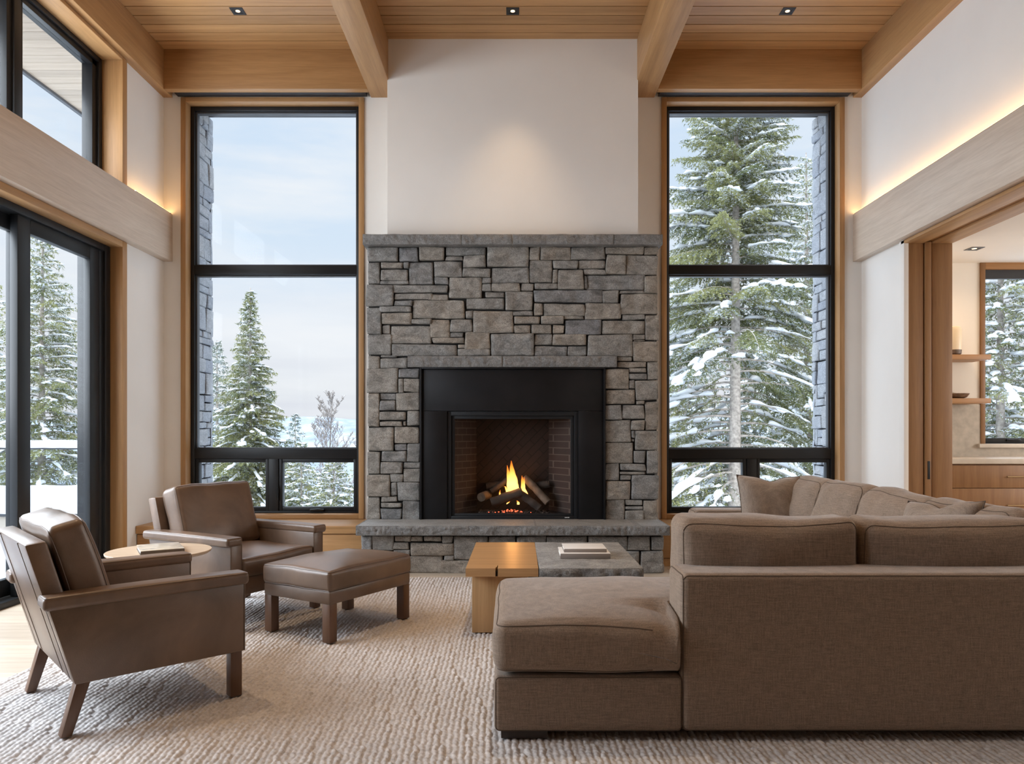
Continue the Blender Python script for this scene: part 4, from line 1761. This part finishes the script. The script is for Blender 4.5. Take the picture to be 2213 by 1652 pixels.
# ------------------------------------------------------------------ ottoman
ot = thing('ottoman', 'rectangular brown leather ottoman on four walnut legs', 'ottoman', (-1.07, 4.575, ZR), R(58.5))
hx, hy = .352, .272
b = MB()
b.box(-hx, hx, -hy, hy, .215, .292, .012)
b.build('frame', M['leather'], ot)
m = Matrix.Translation((0, 0, .345))
vs, fs = soft_box(hx + .006, hy + .006, .056, .022, top=.036, wr=.006, seed=8, sx=.006, sy=.006, m=m)
oc = MB().add(vs, fs).build('cushion', M['leather'], ot, angle=180)
b = MB()
b.tube(seam(hx + .006, hy + .006, .056, .022, top=.036, wr=.006, seed=8, sx=.006, sy=.006, m=m), .0026, 6, closed=True)
b.build('piping', M['leather_seam'], oc)
b = MB()
b.tube(seam(hx + .006, hy + .006, .056, .022, sign=-1, top=.036, wr=.006, seed=8, sx=.006, sy=.006, m=m), .0026, 6, closed=True)
b.build('piping', M['leather_seam'], oc)
for sx_ in (-1, 1):
    for sy_ in (-1, 1):
        b = MB()
        b.box(sx_ * (hx - .004), sx_ * (hx - .062), sy_ * (hy - .004), sy_ * (hy - .062), 0, .218, .003)
        b.build('leg', M['walnut'], ot)

# ------------------------------------------------------------------ side table + book
st = thing('side_table', 'small round pale wood side table between the armchairs', 'side table', (-1.955, 4.095, ZR))
b = MB()
b.lathe([(.255, 0), (.268, .010), (.270, .018), (.268, .020), (.001, .020)], (0, 0, .511), 56)
b.build('tabletop', wood('pale_beech', (.46, .33, .22), (.60, .46, .33), 'x', rough=.4), st)
b = MB()
b.lathe([(.02, .025), (.018, .05), (.018, .46), (.045, .513)], (0, 0, 0), 20)
b.build('stem', M['walnut'], st)
b = MB()
b.lathe([(.15, 0), (.15, .010), (.14, .016), (.02, .028)], (0, 0, 0), 32)
b.build('base', M['walnut'], st)


def book(name, label, x, y, z, rz, wx, wy, h, cover, spine, group=None):
    """spine on the -y side"""
    t = thing(name, label, 'book', (x, y, z), rz, group)
    c = .0028
    b = MB()
    b.box(-wx / 2, wx / 2, -wy / 2 + .002, wy / 2, h - c, h, .0008)
    b.build('front_cover', cover, t)
    b = MB()
    b.box(-wx / 2, wx / 2, -wy / 2 + .002, wy / 2, 0, c, .0008)
    b.build('back_cover', spine, t)
    b = MB()
    b.box(-wx / 2, wx / 2, -wy / 2, -wy / 2 + .004, .0004, h - .0035, .001)
    b.build('spine', spine, t)
    b = MB()
    b.box(-wx / 2 + .005, wx / 2 - .005, -wy / 2 + .004, wy / 2 - .005, c, h - c)
    b.build('page_block', M['pages'], t, angle=0)
    return t


def mk_photo_cover():
    m, t, b_, _ = mat_base('photo_book_cover')
    n = tnoise(t, coords(t, (3, 12, 1)), 2.5, 5, .6, 1.0)
    t.links.new(tramp(t, n, [(.3, (.16, .14, .12)), (.45, (.50, .45, .38)), (.6, (.62, .52, .38)), (.75, (.24, .17, .11))]), b_.inputs['Base Color'])
    b_.inputs['Roughness'].default_value = .25
    return m


book('book', 'photo covered hardback lying on the round side table', -1.94, 4.075, .5315 + ZR, R(31 + 0), .215, .262, .024, mk_photo_cover(), plain('dark_spine', (.10, .075, .055), .4))

# ------------------------------------------------------------------ coffee table
ct = thing('coffee_table', 'low coffee table half oak slab half grey stone', 'coffee table', (.15, 4.79, ZR))
ox, oy, oz = .15, 4.79, ZR
ZT = .413 - ZR
b = MB()
nxp = -.094 - ox
yf, yb = 4.28 - oy, 5.30 - oy
poly = [(-.272 - ox, yf), (nxp - .006, yf), (nxp - .005, yf + .03), (nxp + .001, yf + .055), (nxp + .006, yf + .12), (nxp + .008, yf + .055), (nxp + .006, yf + .03), (nxp + .009, yf), (.148 - ox, yf), (.158 - ox, yb), (-.262 - ox, yb)]
b.prism(poly, lambda p, q, a: (p, q, a), ZT - .048, ZT)
b.build('oak_top', M['oak_table'], ct, angle=0)
b = MB()
rough_slab(b, .153 - ox, .757 - ox, yf - .002, yb, ZT - .062, ZT - .003, 77, .018)
b.build('stone_edge', M['stone_cap'], ct, angle=50)
b = MB()
b.box(.154 - ox, .755 - ox, yf + .004, yb, ZT - .012, ZT, .001)
b.build('stone_top', stone('brushed_stone', (.19, .185, .18), (.36, .35, .335), tint=False, bump=.5, rough=.7), ct)
b = MB()
b.box(-.240 - ox, .092 - ox, 4.37 - oy, 5.18 - oy, 0, ZT - .049, .004)
b.build('oak_leg', M['oak_table_z'], ct)
b = MB()
b.box(.093 - ox, .70 - ox, 4.42 - oy, 5.16 - oy, ZT - .082, ZT - .064, .002)
b.box(.60 - ox, .69 - ox, 4.50 - oy, 5.10 - oy, 0, ZT - .08, .003)
b.build('steel_frame', M['steel'], ct)
# crack filled dark inside
b = MB()
b.box(nxp - .004, nxp + .005, yf + .012, yf + .05, ZT - .047, ZT - .020)
b.build('crack', M['mortar'], ct, angle=0)

book('book', 'thicker pale book at the bottom of the pair on the stone table top', .4525, 4.735, .4135, R(0), .312, .265, .0335, M['white_paper'], M['taupe_paper'], 'books on the coffee table')
book('book', 'thinner white book on top of the pair on the stone table top', .456, 4.755, .4475, R(0), .268, .225, .0225, M['white_paper'], M['taupe_paper'], 'books on the coffee table')

# ------------------------------------------------------------------ sectional sofa
sf = thing('sectional_sofa', 'large taupe fabric sectional sofa seen from behind', 'sofa', (1.3, 4.0, ZR))
SO = Vector((1.3, 4.0, ZR))


def smb(x0, x1, y0, y1, z0, z1, r, name, seams=(), mat='fabric', parent=None, m2=None, **kw):
    c = Vector(((x0 + x1) / 2, (y0 + y1) / 2, (z0 + z1) / 2)) - SO
    hx_, hy_, hz_ = abs(x1 - x0) / 2, abs(y1 - y0) / 2, abs(z1 - z0) / 2
    m = Matrix.Translation(c)
    if m2 is not None:
        m = m @ m2
    vs, fs = soft_box(hx_, hy_, hz_, r, m=m, **kw)
    o_ = MB().add(vs, fs).build(name, M[mat], parent or sf, angle=180)
    if seams:
        for ax, sg in seams:
            b_ = MB()
            b_.tube(seam(hx_, hy_, hz_, r, ax, sg, m=m, **kw), .0022, 6, closed=True)
            b_.build('piping', M['fabric_seam'], o_)
    return o_


ZB0 = .045
# low base of the chaise end and of the near run
smb(-.072, .655, 2.846, 3.74, ZB0, .262, .022, 'base', (('y', -1),))
smb(.655, 2.55, 3.0, 3.74, ZB0, .262, .02, 'base')
# tall back panel turned to the viewer
smb(.648, 2.62, 2.842, 3.085, ZB0, .656, .030, 'back_panel', (('y', -1), ('x', -1)))
# seat cushions


def notch(p):
    # the chaise cushion wraps round the end of the back: L-shaped in plan
    x, y = p.x + (1.05 - .075) / 2, p.y + (2.835 + 3.745) / 2
    lim = .640 + max(0, min(1, (y - 3.07) / .05)) * 1.0
    if x > lim:
        p = p.copy()
        p.x = lim - (1.05 - .075) / 2
    elif y < 3.09 and x > .25:
        p = p.copy()
        p.z -= .055 * max(0, (x - .25) / .39) ** 3 * (p.z > 0)
    return p


smb(-.075, 1.05, 2.835, 3.745, .268, .462, .050, 'seat_cushion', (), top=.050, sy=.012, sx=.008, wr=.006, seed=3, mid=22, warp=notch)
ckw = dict(top=.050, sy=.012, sx=.008, wr=.006, seed=3, warp=notch)
for sg in (1, -1):
    mm = Matrix.Translation(Vector(((1.05 - .075) / 2, 3.29, .365)) - SO)
    run = [p for p in seam((1.05 + .075) / 2, .455, .097, .050, 'z', sg, m=mm, **ckw) if p.x + SO.x < .585]
    MB().tube(run, .0024, 6).build('piping', M['fabric_seam'], sf)
smb(1.055, 1.44, 3.10, 3.745, .268, .450, .045, 'seat_cushion', (('z', 1),), top=.04, wr=.006, seed=4)
smb(1.445, 2.22, 3.10, 3.745, .268, .450, .045, 'seat_cushion', (('z', 1),), top=.04, wr=.006, seed=9)
# back cushions of the near run
lean = Matrix.Rotation(R(-7), 4, 'X')
bc_ = [(.690, 1.430, .838, 12), (1.440, 2.20, .832, 17)]
for x0, x1, zt, sd in bc_:
    smb(x0, x1, 3.055, 3.255, .44, zt, .052, 'back_cushion', (('y', -1), ('y', 1)), sy=.05, top=.018, sx=.004, wr=.010, seed=sd, mid=14,
        sag=lambda a, b_, c: (.016 * abs(a) ** 3 - .008) * (c > 0) * c, m2=Matrix.Rotation(R(3), 4, 'X'))
# run along the right, back to the kitchen
smb(1.43, 2.55, 3.745, 5.93, ZB0, .262, .02, 'base')
smb(2.36, 2.62, 3.09, 5.95, ZB0, .66, .03, 'back_panel')
for i, (y0, y1) in enumerate(((5.02, 5.70), (4.39, 5.01), (3.75, 4.38))):
    smb(1.42, 2.12, y0, y1, .268, .45, .045, 'seat_cushion', (('z', 1),), top=.04, wr=.006, seed=20 + i)
tilt = Matrix.Rotation(R(13), 4, 'Y')
for i, (y0, y1) in enumerate(((5.04, 5.62), (4.44, 5.06), (3.80, 4.46), (3.10, 3.82))):
    smb(2.05, 2.25, y0 + .012, y1 - .012, .43, .858, .075, 'back_cushion', (('x', -1), ('x', 1)), sx=.06, top=.03, sy=.02, wr=.014, seed=30 + i, mid=14, m2=tilt,
        sag=lambda a, b_, c: (.018 * abs(b_) ** 3 - .008) * (c > 0) * c)
smb(1.40, 2.60, 5.72, 5.95, ZB0, .60, .045, 'arm', (('y', -1), ('x', -1)))
for x0, x1, y0, y1 in ((-.045, .135, 2.86, 2.98), (-.045, .06, 3.6, 3.7), (2.4, 2.55, 2.9, 3.0), (1.45, 1.55, 5.8, 5.9), (2.45, 2.55, 5.8, 5.9)):
    b = MB()
    b.box(x0 - SO.x, x1 - SO.x, y0 - SO.y, y1 - SO.y, 0, ZB0 + .012, .003)
    b.build('foot', M['foot'], sf)


def pillow(name, label, m, hx_, hy_, th, mat, seed):
    n = 22
    vs, fs = [], []
    for side in (1, -1):
        base = len(vs)
        for j in range(n + 1):
            for i in range(n + 1):
                u, v = -1 + 2 * i / n, -1 + 2 * j / n
                x = hx_ * u * (1 - .075 * (1 - v * v) * abs(u) ** 2)
                y = hy_ * v * (1 - .075 * (1 - u * u) * abs(v) ** 2)
                # dent pressed in the top edge
                y -= .030 * math.exp(-((u - .05) / .28) ** 2) * max(0, v) ** 2
                f = max(0, (1 - u ** 4)) * max(0, (1 - v ** 4))
                z = side * th * f ** .55
                z += noise.noise(Vector((x * 7, y * 7, seed))) * .008 * min(1, f * 2)
                vs.append(Vector((x, y, z)))
        for j in range(n):
            for i in range(n):
                a = base + j * (n + 1) + i
                q = (a, a + 1, a + n + 2, a + n + 1)
                fs.append(q if side == 1 else q[::-1])
    bmm = bmesh.new()
    bv = [bmm.verts.new(v) for v in vs]
    for f in fs:
        bmm.faces.new([bv[i] for i in f])
    bmesh.ops.remove_doubles(bmm, verts=bmm.verts[:], dist=.0008)
    b = MB().bm(bmm)
    t = thing(name, label, 'pillow')
    t.matrix_world = m
    b.build('cover', mat, t, angle=180)
    b = MB()
    ed = [(-1 + 2 * i / 16, -1) for i in range(16)] + [(1, -1 + 2 * i / 16) for i in range(16)] + [(1 - 2 * i / 16, 1) for i in range(16)] + [(-1, 1 - 2 * i / 16) for i in range(16)]
    pts = []
    for u, v in ed:
        x = hx_ * u * (1 - .075 * (1 - v * v) * abs(u) ** 2)
        y = hy_ * v * (1 - .075 * (1 - u * u) * abs(v) ** 2) - .030 * math.exp(-((u - .05) / .28) ** 2) * max(0, v) ** 2
        pts.append((x, y, 0))
    b.tube(pts, .003, 6, closed=True)
    b.build('edge_seam', M['fabric_seam'], t)
    return t


# local x = width, y = up, z = front (towards the viewer)
def stand(loc, yaw, back, roll=0):
    return Matrix.Translation(loc) @ Matrix.Rotation(R(yaw), 4, 'Z') @ Matrix.Rotation(R(90 - back), 4, 'X') @ Matrix.Rotation(R(roll), 4, 'Z')


pillow('throw_pillow', 'square greige throw pillow propped at the far end of the sofa by the window', stand((1.875, 5.38, .665), 8, 14, -2), .245, .225, .075, M['pillow'], 3)
pillow('throw_pillow', 'grey throw pillow half hidden behind the near back cushions', stand((1.985, 3.47, .690), -70, 22, 5), .20, .20, .08, M['pillow'], 5)

# ------------------------------------------------------------------ outdoors: snowy slope, deck, trees
def ground_h(x, y):
    return -3.4 - .06 * max(0, y - 10) + .35 * noise.noise(Vector((x * .12, y * .12, 2))) + .12 * noise.noise(Vector((x * .5, y * .5, 5)))


vs, fs = [], []
GXN, GYN = 70, 60
for j in range(GYN + 1):
    for i in range(GXN + 1):
        x = -45 + 90 * i / GXN
        y = -6 + 76 * (j / GYN) ** 1.2
        vs.append((x, y, ground_h(x, y)))
for j in range(GYN):
    for i in range(GXN):
        a = j * (GXN + 1) + i
        fs.append((a, a + 1, a + GXN + 2, a + GXN + 1))
b = MB().add(vs, fs)
o = b.build('snow_ground', M['snow'], angle=180)
tag(o, 'snow covered slope outside the windows', 'snow', kind='structure')


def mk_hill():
    m, t, b_, _ = mat_base('haze_tinted_hillside')
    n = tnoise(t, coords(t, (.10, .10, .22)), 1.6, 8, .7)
    t.links.new(tramp(t, n, [(.35, (.21, .24, .295)), (.5, (.28, .315, .37)), (.65, (.42, .45, .49))]), b_.inputs['Base Color'])  # blue grey imitates distance haze, put into the hill's colour
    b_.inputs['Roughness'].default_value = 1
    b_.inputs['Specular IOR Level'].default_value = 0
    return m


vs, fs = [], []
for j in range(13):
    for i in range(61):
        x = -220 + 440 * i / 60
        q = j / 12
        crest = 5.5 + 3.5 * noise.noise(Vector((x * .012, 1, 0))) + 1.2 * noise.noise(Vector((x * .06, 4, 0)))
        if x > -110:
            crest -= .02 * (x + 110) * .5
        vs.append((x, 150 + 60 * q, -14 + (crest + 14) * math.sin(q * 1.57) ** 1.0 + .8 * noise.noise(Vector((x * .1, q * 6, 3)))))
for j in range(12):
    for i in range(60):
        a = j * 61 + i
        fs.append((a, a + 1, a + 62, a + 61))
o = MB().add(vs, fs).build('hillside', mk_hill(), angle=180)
tag(o, 'distant hillside tinted blue grey to imitate haze', 'hill', kind='structure')

# deck with railing, snow on top
t = thing('deck', 'deck outside the sliding door', 'deck', kind='structure')
b = MB()
b.box(-9, -3.70, -1, 8.40, -.12, -.05)
b.build('deck_boards', M['bronze'], t, angle=0)
b = MB()
b.box(-9, -3.72, -1, 8.36, -.05, .03, .01)
b.build('snow_layer', M['snow'], t)
t = thing('deck_parapet', 'low grey deck wall outside with a thick cushion of snow', 'deck wall', (-6.4, 8.5, -.05))
b = MB()
b.box(-2.6, 2.62, -.13, .13, -3.0, .30, .004)
b.build('wall_panel', plain('deck_panel', (.52, .45, .37), .7), t)
b = MB()
b.box(-2.62, 2.64, -.16, .16, .30, .345, .004)
b.build('cap', M['bronze'], t)


def snow_ridge(b, x0, x1, hy_, h, seed, n=60, k=10):
    vs, fs = [], []
    for i in range(n + 1):
        x = x0 + (x1 - x0) * i / n
        hh = h * (1 + .10 * noise.noise(Vector((x * 2.2, seed, 0)))) * min(1, .35 + min(i, n - i) / 2)
        for j in range(k + 1):
            a = math.pi * j / k
            c_, s_ = math.cos(a), math.sin(a)
            y = -hy_ * math.copysign(abs(c_) ** .55, c_) * (1 + .03 * noise.noise(Vector((x * 3, seed, j))))
            vs.append((x, y, hh * abs(s_) ** .6 - (.012 * (1 + noise.noise(Vector((x * 8, seed, 2)))) if j in (0, k) else 0)))
    for i in range(n):
        for j in range(k):
            q = i * (k + 1) + j
            fs.append((q, q + 1, q + k + 2, q + k + 1))
    b.add(vs, fs)


b = MB()
snow_ridge(b, -2.62, 2.64, .17, .30, 3)
o = b.build('snow_cushion', M['snow'], t, angle=180)
o.location = (0, 0, .345)
t = thing('deck_railing', 'dark deck rail outside topped with a line of snow', 'railing', (-6.4, 8.5, -.05))
b = MB()
b.box(-2.6, 2.62, -.035, .035, 1.055, 1.085, .003)
b.build('rail', M['bronze'], t)
for x in (-2.4, 2.55):
    b = MB()
    b.box(x - .03, x + .03, -.025, .025, .345, 1.055, .002)
    b.build('post', M['bronze'], t)
b = MB()
b.box(-2.36, 2.5, -.006, .006, .62, 1.05)
b.build('glass_panel', glass('rail_glass', .022, (.93, .95, .96)), t, angle=0)
b = MB()
snow_ridge(b, -2.6, 2.62, .048, .075, 6)
o = b.build('snow_cap', M['snow'], t, angle=180)
o.location = (0, 0, 1.085)


def conifer_data(H, Rb, seed, nb=150, tw=.075, nl=.075, nw=.020, nd=.028, snow=.35, base=.08, clump=1.0, expo=.85, trunk_r=None, bare=0):
    """numpy needle, snow and wood geometry of one spruce of height H"""
    rg = np.random.default_rng(seed)
    rr = random.Random(seed)
    wood_b = MB()
    snow_b = MB()
    tr = trunk_r or H * .014
    wood_b.tube([(0.02 * H * .1 * math.sin(q * 3 + seed), .0, H * q) for q in [i / 14 for i in range(15)]], [tr * (1 - .93 * i / 14) + .004 for i in range(15)], 10)
    T0, TD, TL, TT, TSN = [], [], [], [], []
    for i in range(nb):
        q = (i + rr.random()) / nb
        zf = base + (1 - base) * (q ** .92) * .985
        z0 = H * zf
        az = i * 2.399963 + rr.uniform(-.35, .35)
        if bare and zf < bare * 1.35 and math.sin(az) < -.35 and rr.random() < .72:
            continue
        L = Rb * ((1 - zf) ** expo) * rr.uniform(.72, 1.12) + .06 + .02 * H * (1 - zf) * 0
        dh = Vector((math.cos(az), math.sin(az), 0))
        sd = Vector((-math.sin(az), math.cos(az), 0))
        rise = .42 * zf - .05 + rr.uniform(-.06, .08)
        droop = .62 * (1 - zf) + .06 + rr.uniform(-.08, .16)
        bend = rr.uniform(-.15, .15)

        def pt(s_):
            return Vector((0, 0, z0)) + dh * (L * s_) + sd * (L * bend * s_ * s_) + Vector((0, 0, L * (rise * s_ - droop * s_ * s_ + .16 * droop * s_ ** 4)))
        P = [pt(k / 7) for k in range(8)]
        wr = max(.004, tr * (1 - zf) * .24)
        wood_b.tube(P, [wr * (1 - .85 * k / 7) for k in range(8)], 5)
        bt = rr.random()
        sn = min(1, max(0, snow * rr.uniform(.2, 1.9)))
        m_ = max(4, int(L / tw))
        for k in range(m_):
            s_ = .10 + .90 * (k + rr.random()) / m_
            if bare and zf < bare and s_ < .5 and rr.random() < .8:
                continue
            p = pt(s_)
            ax = (pt(min(1, s_ + .05)) - pt(s_ - .05)).normalized()
            for sg in (-1, 1):
                an = rr.uniform(.6, 1.15)
                lt = (L * .36 * (1 - s_) ** .8 * (.35 + .65 * min(1, s_ * 2.5)) + .10) * rr.uniform(.6, 1.15)
                d = (ax * math.cos(an) + sd * sg * math.sin(an) + Vector((0, 0, -.30 + rr.uniform(-.3, .15)))).normalized()
                T0.append(p)
                TD.append(d)
                TL.append(lt)
                TT.append(bt * .6 + rr.random() * .4)
                TSN.append(sn * rr.choice((.15, .5, 1.2, 2.2)))
        # snow lying along the bough
        if sn > .18:
            k0 = rr.uniform(.05, .4)
            k1 = rr.uniform(.65, 1.0)
            n_ = max(4, int(L * (k1 - k0) / .09))
            rad = []
            pts = []
            for k in range(n_ + 1):
                s_ = k0 + (k1 - k0) * k / n_
                w_ = (.018 + .040 * L * (noise.noise(Vector((s_ * 7, seed, i * 1.7))) + .45)) * clump
                w_ = max(.006, min(w_, .13 * clump))
                if k in (0, n_):
                    w_ = .004
                pts.append(pt(s_) + Vector((0, 0, .012 + w_ * .40)))
                rad.append(w_)
            snow_b.tube(pts, rad, 7, flat=.55)
            # pads of snow held on the side sprays
            for k in range(int((1 + L * 3.2 * sn) * min(1, .35 + zf * 1.3))):
                s_ = rr.uniform(.35, .98)
                side = rr.choice((-1, 1)) * rr.uniform(.04, .30) * L * (1.05 - s_)
                c = pt(s_) + sd * side + Vector((0, 0, .02 - abs(side) * .22))
                e_ = rr.uniform(.035, .10) * (.5 + .30 * min(L, 2.2)) * clump
                sl = (pt(min(1, s_ + .05)) - pt(s_ - .05)).normalized()
                nv = []
                o3 = rr.uniform(0, 99)
                for v in IV2:
                    f = 1 + .75 * noise.noise(v * 1.5 + Vector((o3, 0, 0))) + .5 * noise.noise(v * 3.3 + Vector((0, o3, 0)))
                    q_ = sl * (v.x * e_ * 1.6 * f) + sd * (v.y * e_ * 1.0 * f) + Vector((0, 0, v.z * e_ * .36 * f - .5 * e_ * v.y * v.y))
                    nv.append(c + q_)
                snow_b.add(nv, IF2)
    T0 = np.array([tuple(v) for v in T0])
    TD = np.array([tuple(v) for v in TD])
    TL = np.array(TL)
    TT = np.array(TT)
    TSN = np.array(TSN)
    cnt = np.maximum(4, (TL / nd).astype(int))
    idx = np.repeat(np.arange(len(TL)), cnt)
    n = len(idx)
    s_ = rg.random(n)
    base_p = T0[idx] + TD[idx] * (TL[idx] * s_)[:, None]
    base_p[:, 2] -= .22 * TL[idx] * s_ ** 2
    rv = rg.normal(size=(n, 3))
    rv[:, 2] -= .35
    rv -= (rv * TD[idx]).sum(1)[:, None] * TD[idx]
    rv /= np.linalg.norm(rv, axis=1)[:, None] + 1e-9
    d = TD[idx] * .65 + rv * .75
    d /= np.linalg.norm(d, axis=1)[:, None]
    side = np.cross(d, rg.normal(size=(n, 3)))
    side /= np.linalg.norm(side, axis=1)[:, None] + 1e-9
    ln = nl * rg.uniform(.6, 1.2, n)
    wv = nw * rg.uniform(.7, 1.2, n)
    A = base_p - side * wv[:, None] * .5
    B_ = base_p + side * wv[:, None] * .5
    C = base_p + d * ln[:, None]
    Vn = np.stack([A, B_, C], 1).reshape(-1, 3)
    Fn = np.arange(3 * n).reshape(-1, 3)
    tint = np.clip(TT[idx] + rg.normal(0, .12, n), 0, 1)
    # powder caught on the upper side of the twigs
    pick = rg.random(n) < np.clip(TSN[idx] * .6, 0, .8)
    bp = base_p[pick] + np.array([0, 0, .014])
    k = len(bp)
    an = rg.random(k) * 6.283
    r1 = nl * rg.uniform(.45, 1.0, k)
    q = []
    for a in range(3):
        t_ = an + a * 2.094 + rg.normal(0, .3, k)
        q.append(bp + np.stack([np.cos(t_) * r1 * .62, np.sin(t_) * r1 * .62, rg.normal(0, .010, k) - .006], 1))
    Vs = np.stack(q, 1).reshape(-1, 3)
    Fs = np.arange(3 * k).reshape(-1, 3)
    return Vn, Fn, tint, Vs, Fs, wood_b, snow_b


ico = bmesh.new()
bmesh.ops.create_icosphere(ico, subdivisions=2, radius=1)
IV2 = [v.co.copy() for v in ico.verts]
ico.verts.index_update()
IF2 = [[v.index for v in f.verts] for f in ico.faces]
ico.free()


def tree(label, u, v_apex, y, z_base, spread, seed, group=None, mat='needles', **kw):
    x = (u - U0) * y / F
    za = EYE + (V0 - v_apex) * y / F
    H = za - z_base
    t = thing('spruce_tree', label, 'tree', (x, y, z_base), group=group)
    Vn, Fn, tint, Vs, Fs, wb, sb = conifer_data(H, spread, seed, **kw)
    raw_mesh('foliage', Vn, Fn, M[mat], t, tint)
    wb.build('trunk', M['bark'], t, recalc=False, angle=60)
    sn = sb.build('snow_load', M['snow'], t, recalc=False, angle=180)
    raw_mesh('snow_dusting', Vs, Fs, M['snow'], sn)
    return t


GZ = -3.8
# left window
tree('tall snowy spruce standing alone in the left window', 540, 622, 24, GZ - .4, 3.0, 11, nb=250, tw=.065, nl=.095, nw=.026, nd=.017, snow=.42, expo=1.12)
tree('snowy spruce behind the tall one at the left edge of the left window', 468, 735, 29, GZ - .5, 2.6, 12, nb=150, tw=.10, nl=.11, nw=.034, nd=.034, snow=.55, mat='needles_far')
tree('small slim spruce right of the tall one in the left window', 638, 892, 33, GZ - .8, 1.7, 13, nb=100, tw=.10, nl=.11, nw=.034, nd=.034, snow=.35, mat='needles_far')
tree('low snow laden spruce at the bottom right of the left window', 722, 975, 21, GZ, 2.0, 14, nb=130, tw=.08, nl=.09, nw=.026, nd=.028, snow=.75)
tree('low snowy spruce below the centre mullion of the left window', 652, 955, 23, GZ, 2.0, 15, nb=110, tw=.09, nl=.09, nw=.028, nd=.03, snow=.7)
# sliding door
tree('snowy spruce outside the sliding door beyond the deck rail', 92, 488, 16, GZ, 2.3, 16, nb=220, tw=.062, nl=.068, nw=.019, nd=.018, snow=.45, expo=.8)
tree('snowy spruce at the far left edge of the sliding door', -30, 560, 18, GZ, 2.4, 17, nb=150, tw=.08, nl=.075, nw=.022, nd=.028, snow=.5)
# right window
tree('big spruce with bare grey trunk filling the right window', 1588, 40, 19, GZ, 4.3, 18, nb=350, tw=.058, nl=.075, nw=.021, nd=.016, snow=.38, base=.12, expo=.72, trunk_r=.20, bare=.50, clump=1.25)
tree('snow heavy spruce behind on the right of the right window', 1742, 330, 25, GZ - .4, 3.6, 19, nb=230, tw=.09, nl=.09, nw=.027, nd=.03, snow=.75, expo=.8, clump=1.3)
tree('pale snowy spruce behind on the left of the right window', 1470, 560, 29, GZ - .5, 3.0, 20, nb=170, tw=.10, nl=.11, nw=.034, nd=.034, snow=.7, mat='needles_far', clump=1.2)
tree('snowy spruce behind the big trunk in the right window', 1628, 600, 32, GZ - .6, 3.2, 21, nb=160, tw=.11, nl=.12, nw=.036, nd=.036, snow=.7, mat='needles_far', clump=1.2)
# kitchen window
tree('snow laden spruce with grey trunk outside the kitchen window', 2164, 300, 18, GZ, 3.2, 22, nb=210, tw=.08, nl=.075, nw=.022, nd=.027, snow=.7, base=.14, bare=.35, expo=.75, trunk_r=.16, clump=1.3)
tree('snowy spruce behind at the right of the kitchen window', 2290, 380, 23, GZ - .2, 3.4, 23, nb=170, tw=.10, nl=.10, nw=.03, nd=.034, snow=.75, clump=1.2)
tree('pale snowy spruce behind at the left of the kitchen window', 2090, 520, 27, GZ - .3, 3.2, 24, nb=150, tw=.11, nl=.11, nw=.034, nd=.036, snow=.75, mat='needles_far', clump=1.2)


def bare_tree(label, u, v_apex, y, z_base, seed, rad=.05):
    x = (u - U0) * y / F
    H = EYE + (V0 - v_apex) * y / F - z_base
    t = thing('bare_tree', label, 'tree', (x, y, z_base), group=None)
    rr = random.Random(seed)
    wb, sb = MB(), MB()

    def grow(p, d, L, r, lvl):
        pts, rad_ = [p], [r]
        n = 6
        for k in range(n):
            d = (d + Vector((rr.gauss(0, .07), rr.gauss(0, .07), .035 if lvl else .02))).normalized()
            p = p + d * (L / n)
            pts.append(p)
            rad_.append(r * (1 - .8 * (k + 1) / n))
        rad_ = [max(.0085, q_) for q_ in rad_]
        wb.tube(pts, rad_, 5 if lvl else 8)
        if lvl:
            sb.tube([q + Vector((0, 0, rd * .9)) for q, rd in zip(pts, rad_)], [max(.005, rd * .6) for rd in rad_], 4, flat=.6)
        if lvl < 3:
            cnt = (26, 8, 4)[lvl]
            for k in range(cnt):
                f = (.25 if lvl == 0 else .15) + (.97 - (.25 if lvl == 0 else .15)) * (k + rr.random()) / cnt
                a = f * n
                i = min(n - 1, int(a))
                q = pts[i].lerp(pts[i + 1], a - i)
                az = rr.random() * 6.283
                out = Vector((math.cos(az), math.sin(az), 0))
                nd_ = (d * .55 + out * .62 + Vector((0, 0, .25))).normalized()
                l2 = L * (.34 if lvl == 0 else .42) * (1.12 - f) * rr.uniform(.7, 1.2)
                grow(q, nd_, max(.12, l2), max(.0045, r * .42 * (1.1 - f)), lvl + 1)
    grow(Vector((0, 0, 0)), Vector((0, 0, 1)), H, rad, 0)
    wb.build('branches', M['twig'], t, recalc=False, angle=180)
    sb.build('snow_lining', M['snow'], t, recalc=False, angle=180)


bare_tree('tall bare leafless tree dusted with snow right of the small spruce', 738, 828, 28, GZ - .4, 5, .06)
bare_tree('thinner bare snowy sapling beside the tall leafless tree', 712, 858, 30, GZ - .4, 6, .045)
bare_tree('bare snowy tree at the right edge of the left window', 772, 850, 31, GZ - .4, 8, .045)
bare_tree('bare snowy sapling at the left edge of the right window', 1452, 780, 24, GZ - .4, 9, .045)
